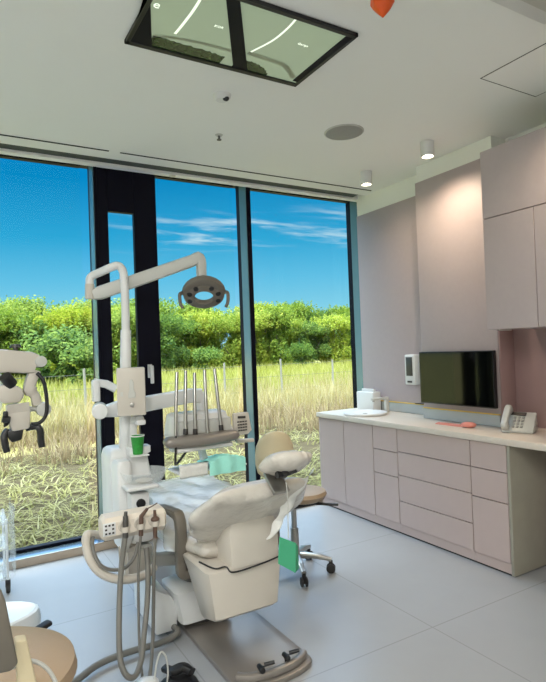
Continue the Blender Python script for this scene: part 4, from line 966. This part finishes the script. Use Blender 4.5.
h = MB()
for i in range(12000):
    y = 10.5+9*rnd.random()**1.3; p = V((fan_x(y, -6, 44), y, GZ)); blade(h.bm, p, rnd.uniform(.3, .75), rnd.uniform(.02, .04), rnd.uniform(.05, .5), rnd.uniform(0, 6.28))
stuff('tall_dry_grass', h, 'straw', 'tall pale straw-coloured dry grass across the field', 'grass')
h = MB()
for i in range(17000):
    y = 15+23*rnd.random(); p = V((fan_x(y, -6, 44), y, GZ)); blade(h.bm, p, rnd.uniform(.3, .8), rnd.uniform(.04, .07), rnd.uniform(.05, .5), rnd.uniform(0, 6.28))
stuff('meadow_grass', h, 'meadow', 'yellow-green meadow grass in front of the trees', 'grass')
# wire fence
t = thing('fence', 'thin wire fence with slim weathered posts crossing the meadow', 'fence', (5, 14, GZ))
for i in range(12):
    x = -1.0+1.9*i; h = MB(); h.cyl((x, 14, GZ), (x+rnd.uniform(-.03, .03), 14, GZ+1.2+rnd.uniform(-.05, .08)), .036, .03, 8); obj('post', h, 'fencewood', t)
for z in (.35, .75, 1.1):
    obj('wire', MB().cyl((-1.5, 14, GZ+z), (20.5, 14, GZ+z), .004, seg=5), 'darkmetal', t)
# trees: a few kinds, copied with their parts
def crown(seed, rx, ry, rz, n, ls, lobes):
    r = random.Random(seed); h = MB(); bm = h.bm; L_ = []
    for k in range(lobes):
        a = r.uniform(0, 6.28); rad = r.uniform(0, .75); z = r.uniform(-.75, .62)
        L_.append((V((rad*math.cos(a)*rx, rad*math.sin(a)*ry, z*rz)), r.uniform(.2, .42)))
    for i in range(n):
        if i % 12 == 0:
            b0 = V((r.gauss(0, .42)*rx, r.gauss(0, .42)*ry, rz*r.uniform(.45, .85))); hh = r.uniform(.2, .75)
            for k in range(7):
                p = b0+V((r.uniform(-.1, .1), r.uniform(-.1, .1), hh*k/6)); a = V((r.uniform(-1, 1), r.uniform(-1, 1), r.uniform(-.2, .8))).normalized(); b = a.orthogonal().normalized(); l = ls*r.uniform(.6, 1.1)
                bm.faces.new([bm.verts.new(p+a*l*.5), bm.verts.new(p+b*l*.28), bm.verts.new(p-a*l*.5), bm.verts.new(p-b*l*.28)])
        c, s = r.choice(L_); d_ = V((r.gauss(0, 1), r.gauss(0, 1), r.gauss(0, 1))).normalized(); q = r.random()**.4
        p = c + V((d_.x*rx, d_.y*ry, d_.z*rz))*s*q
        nn = (d_*.6+V((r.uniform(-1, 1), r.uniform(-1, 1), r.uniform(-.3, 1)))).normalized(); a = nn.orthogonal().normalized(); b = nn.cross(a); th = r.uniform(0, 6.28); a, b = a*math.cos(th)+b*math.sin(th), b*math.cos(th)-a*math.sin(th)
        l = ls*r.uniform(.6, 1.35)
        vs = [bm.verts.new(p+a*l*.5), bm.verts.new(p+b*l*.28), bm.verts.new(p-a*l*.5), bm.verts.new(p-b*l*.28)]; bm.faces.new(vs)
    return h
def leaf_obj(name, h, m, parent):
    me = bpy.data.meshes.new(name); off = ORG[parent.name]; bmesh.ops.translate(h.bm, verts=h.bm.verts, vec=V((0, 0, 0))); h.bm.to_mesh(me); h.bm.free(); me.materials.append(M[m]); o = bpy.data.objects.new(name, me); COL.objects.link(o); o.parent = parent; return o
protos = []
for i, (m, rx, rz, zc0_, n) in enumerate((('leafA', 1.8, 2.1, 2.15, 9000), ('leafB', 2.0, 2.2, 2.2, 9500), ('leafC', 1.9, 1.9, 1.95, 9000), ('leafB', 1.6, 2.35, 2.35, 8500))):
    t = thing('tree', 'tree', 'tree', (0, 0, GZ), 'trees along the far side of the field')
    h = crown(40+i, rx, rx, rz, n, .21, 20); bmesh.ops.translate(h.bm, verts=h.bm.verts, vec=(0, 0, zc0_)); leaf_obj('crown', h, m, t)
    h = MB(); h.tube([V((0, 0, 0)), V((.08, .05, .9)), V((.02, -.06, zc0_))], .12, 8, 3, r1=.05)
    for k in range(5):
        a = 1.3*k+i; h.tube([V((.05, 0, .9+.2*k)), V((.5*math.cos(a), .5*math.sin(a), 1.5+.25*k)), V((.9*math.cos(a), .9*math.sin(a), 2.1+.3*k))], .05, 6, 3, r1=.02)
    leaf_obj('trunk', h, 'trunk', t); protos.append(t)
kinds = ['bright yellow-green rounded tree', 'mid-green broad tree', 'deep green low tree', 'slender mid-green tree']
fresh = [True]*4
def place(k, x, y, s, rz, label):
    global fresh
    if fresh[k]: o = protos[k]; fresh[k] = False; o['label'] = label
    else: o = dup(protos[k], (0, 0, 0), label)
    o.location = (x, y, GZ); o.scale = (s, s, s); o.rotation_euler = (0, 0, rz)
def zone(x, y):
    a = math.degrees(math.atan2(x, y))
    px = 273+FPX*math.tan(R(a)-YAW)
    for lim, s in ((92, 'left window'), (155, 'terrace door'), (246, 'middle window'), (356, 'right window')):
        if px < lim: return 'in the ' + s if px > -5 else 'past the left window'
    return 'past the right window'
plan = []
for row, (y, dx, s0) in enumerate(((37, 2.0, 1.0), (42, 2.1, 1.2))):
    x = -6; 
    while x < 44:
        plan.append((row, x+rnd.uniform(-.5, .5), y+rnd.uniform(-1.5, 1.5), s0*rnd.uniform(.88, 1.06))); x += dx
seq = [0, 1, 0, 3, 1, 2, 0, 1, 3, 2, 1]
cnt = {}
ords = ['first', 'second', 'third', 'fourth', 'fifth', 'sixth', 'seventh', 'eighth', 'ninth', 'tenth', 'eleventh', 'twelfth']
for i, (row, x, y, s) in enumerate(plan):
    k = seq[i % len(seq)]; z = zone(x, y)
    if 'past' in z and not (-12 < math.degrees(math.atan2(x, y)) < 46): continue
    n = cnt.get((row, z), 0); cnt[(row, z)] = n+1
    place(k, x, y, s, rnd.uniform(0, 6.28), '%s, %s row, %s from left %s' % (kinds[k], 'front' if row == 0 else 'back', ords[min(11, n)], z))
# low bushes in front of the left trees
bp0 = thing('bush', 'rounded green bush', 'bush', (0, 0, GZ), 'bushes at the edge of the meadow')
h = crown(99, 1.1, 1.0, .8, 2600, .2, 8); bmesh.ops.translate(h.bm, verts=h.bm.verts, vec=(0, 0, .75)); leaf_obj('foliage', h, 'leafC', bp0)
h = MB(); h.tube([V((0, 0, 0)), V((.05, 0, .5)), V((.1, .1, .9))], .05, 6, 3, r1=.02); leaf_obj('stem', h, 'trunk', bp0)
for i, (px, y, s, lab) in enumerate(((62, 27, 1.45, 'rounded green bush at the meadow edge, right part of the left window'), (82, 26, 1.1, 'rounded green bush at the meadow edge, beside the left edge of the terrace door'), (30, 29, .9, 'rounded green bush at the meadow edge, behind the microscope'), (300, 33, .95, 'rounded green bush before the trees, middle of the right window'), (205, 33, .9, 'rounded green bush before the trees, behind the upright rods'))):
    o = bp0 if i == 0 else dup(bp0, (0, 0, 0), lab); o['label'] = lab; x = pY(px, 350, y).x; o.location = (x, y, GZ); o.scale = (s,)*3; o.rotation_euler = (0, 0, i*1.3)

# ------------------------------------------------------------------ sky and sun
w = bpy.data.worlds.new('sky'); SC.world = w; w.use_nodes = True
nt = w.node_tree; N = nt.nodes; L = nt.links; bg = N['Background']
tc = N.new('ShaderNodeTexCoord'); sp = N.new('ShaderNodeSeparateXYZ'); L.new(tc.outputs['Generated'], sp.inputs[0])
cr = N.new('ShaderNodeValToRGB'); L.new(sp.outputs['Z'], cr.inputs['Fac'])
e = cr.color_ramp.elements; e[0].position = 0; e[0].color = lin((172, 218, 232)); e[1].position = 1; e[1].color = lin((214, 222, 236))
for p, c in ((.06, (140, 208, 234)), (.13, (98, 188, 228)), (.2, (46, 164, 214)), (.30, (4, 134, 196)), (.40, (30, 126, 200)), (.7, (206, 218, 234))): q = e.new(p); q.color = lin(c)
def math_(op, a, b=None, c=None):
    n = N.new('ShaderNodeMath'); n.operation = op
    for i, v in enumerate((a, b, c)):
        if v is None: continue
        if isinstance(v, (int, float)): n.inputs[i].default_value = v
        else: L.new(v, n.inputs[i])
    return n.outputs[0]
# streaky high clouds in a band
zz_ = math_('MAXIMUM', sp.outputs['Z'], .02)
cb = N.new('ShaderNodeCombineXYZ'); L.new(math_('DIVIDE', sp.outputs['X'], zz_), cb.inputs[0]); L.new(math_('DIVIDE', sp.outputs['Y'], zz_), cb.inputs[1])
mp = N.new('ShaderNodeMapping'); mp.inputs['Rotation'].default_value = (0, 0, R(25)); mp.inputs['Scale'].default_value = (.8, 1.9, 1); L.new(cb.outputs[0], mp.inputs['Vector'])
nz = N.new('ShaderNodeTexNoise'); nz.inputs['Scale'].default_value = 1.6; nz.inputs['Detail'].default_value = 8; nz.inputs['Roughness'].default_value = .62; nz.inputs['Distortion'].default_value = .4; L.new(mp.outputs[0], nz.inputs['Vector'])
def smooth(v, a, b, o0=0, o1=1):
    n = N.new('ShaderNodeMapRange'); n.interpolation_type = 'SMOOTHSTEP'
    for nm, x in (('From Min', a), ('From Max', b), ('To Min', o0), ('To Max', o1)): n.inputs[nm].default_value = x
    L.new(v, n.inputs['Value']); return n.outputs['Result']
az = math_('ARCTAN2', sp.outputs['X'], sp.outputs['Y'])
band = math_('MULTIPLY', smooth(sp.outputs['Z'], .17, .205), smooth(sp.outputs['Z'], .225, .26, 1, 0))
mask_ = math_('MULTIPLY', math_('MULTIPLY', band, smooth(az, R(12), R(18))), smooth(nz.outputs['Fac'], .46, .74))
mx = N.new('ShaderNodeMix'); mx.data_type = 'RGBA'; L.new(math_('MULTIPLY', mask_, .75), mx.inputs['Factor']); L.new(cr.outputs['Color'], mx.inputs['A']); mx.inputs['B'].default_value = lin((225, 238, 245))
L.new(mx.outputs['Result'], bg.inputs['Color'])
# brighter, hazier towards the zenith than in the strip above the trees
L.new(smooth(sp.outputs['Z'], .36, .85, .52, SKYTOP := 6.8), bg.inputs['Strength'])
sl_ = bpy.data.lights.new('sun', 'SUN'); sl_.energy = 2.25; sl_.color = (1, .95, .84); sl_.angle = R(1)
so = bpy.data.objects.new('sun', sl_); COL.objects.link(so); so.rotation_euler = V((.62, .42, -.80)).to_track_quat('-Z', 'Y').to_euler()

SC.view_settings.view_transform = 'Standard'; SC.view_settings.look = 'None'; SC.view_settings.gamma = 1; SC.view_settings.use_curve_mapping = False
SC.view_settings.exposure = 1.03
SC.cycles.max_bounces = 10; SC.cycles.transparent_max_bounces = 24; SC.cycles.caustics_reflective = False; SC.cycles.caustics_refractive = False
SC.cycles.use_denoising = True
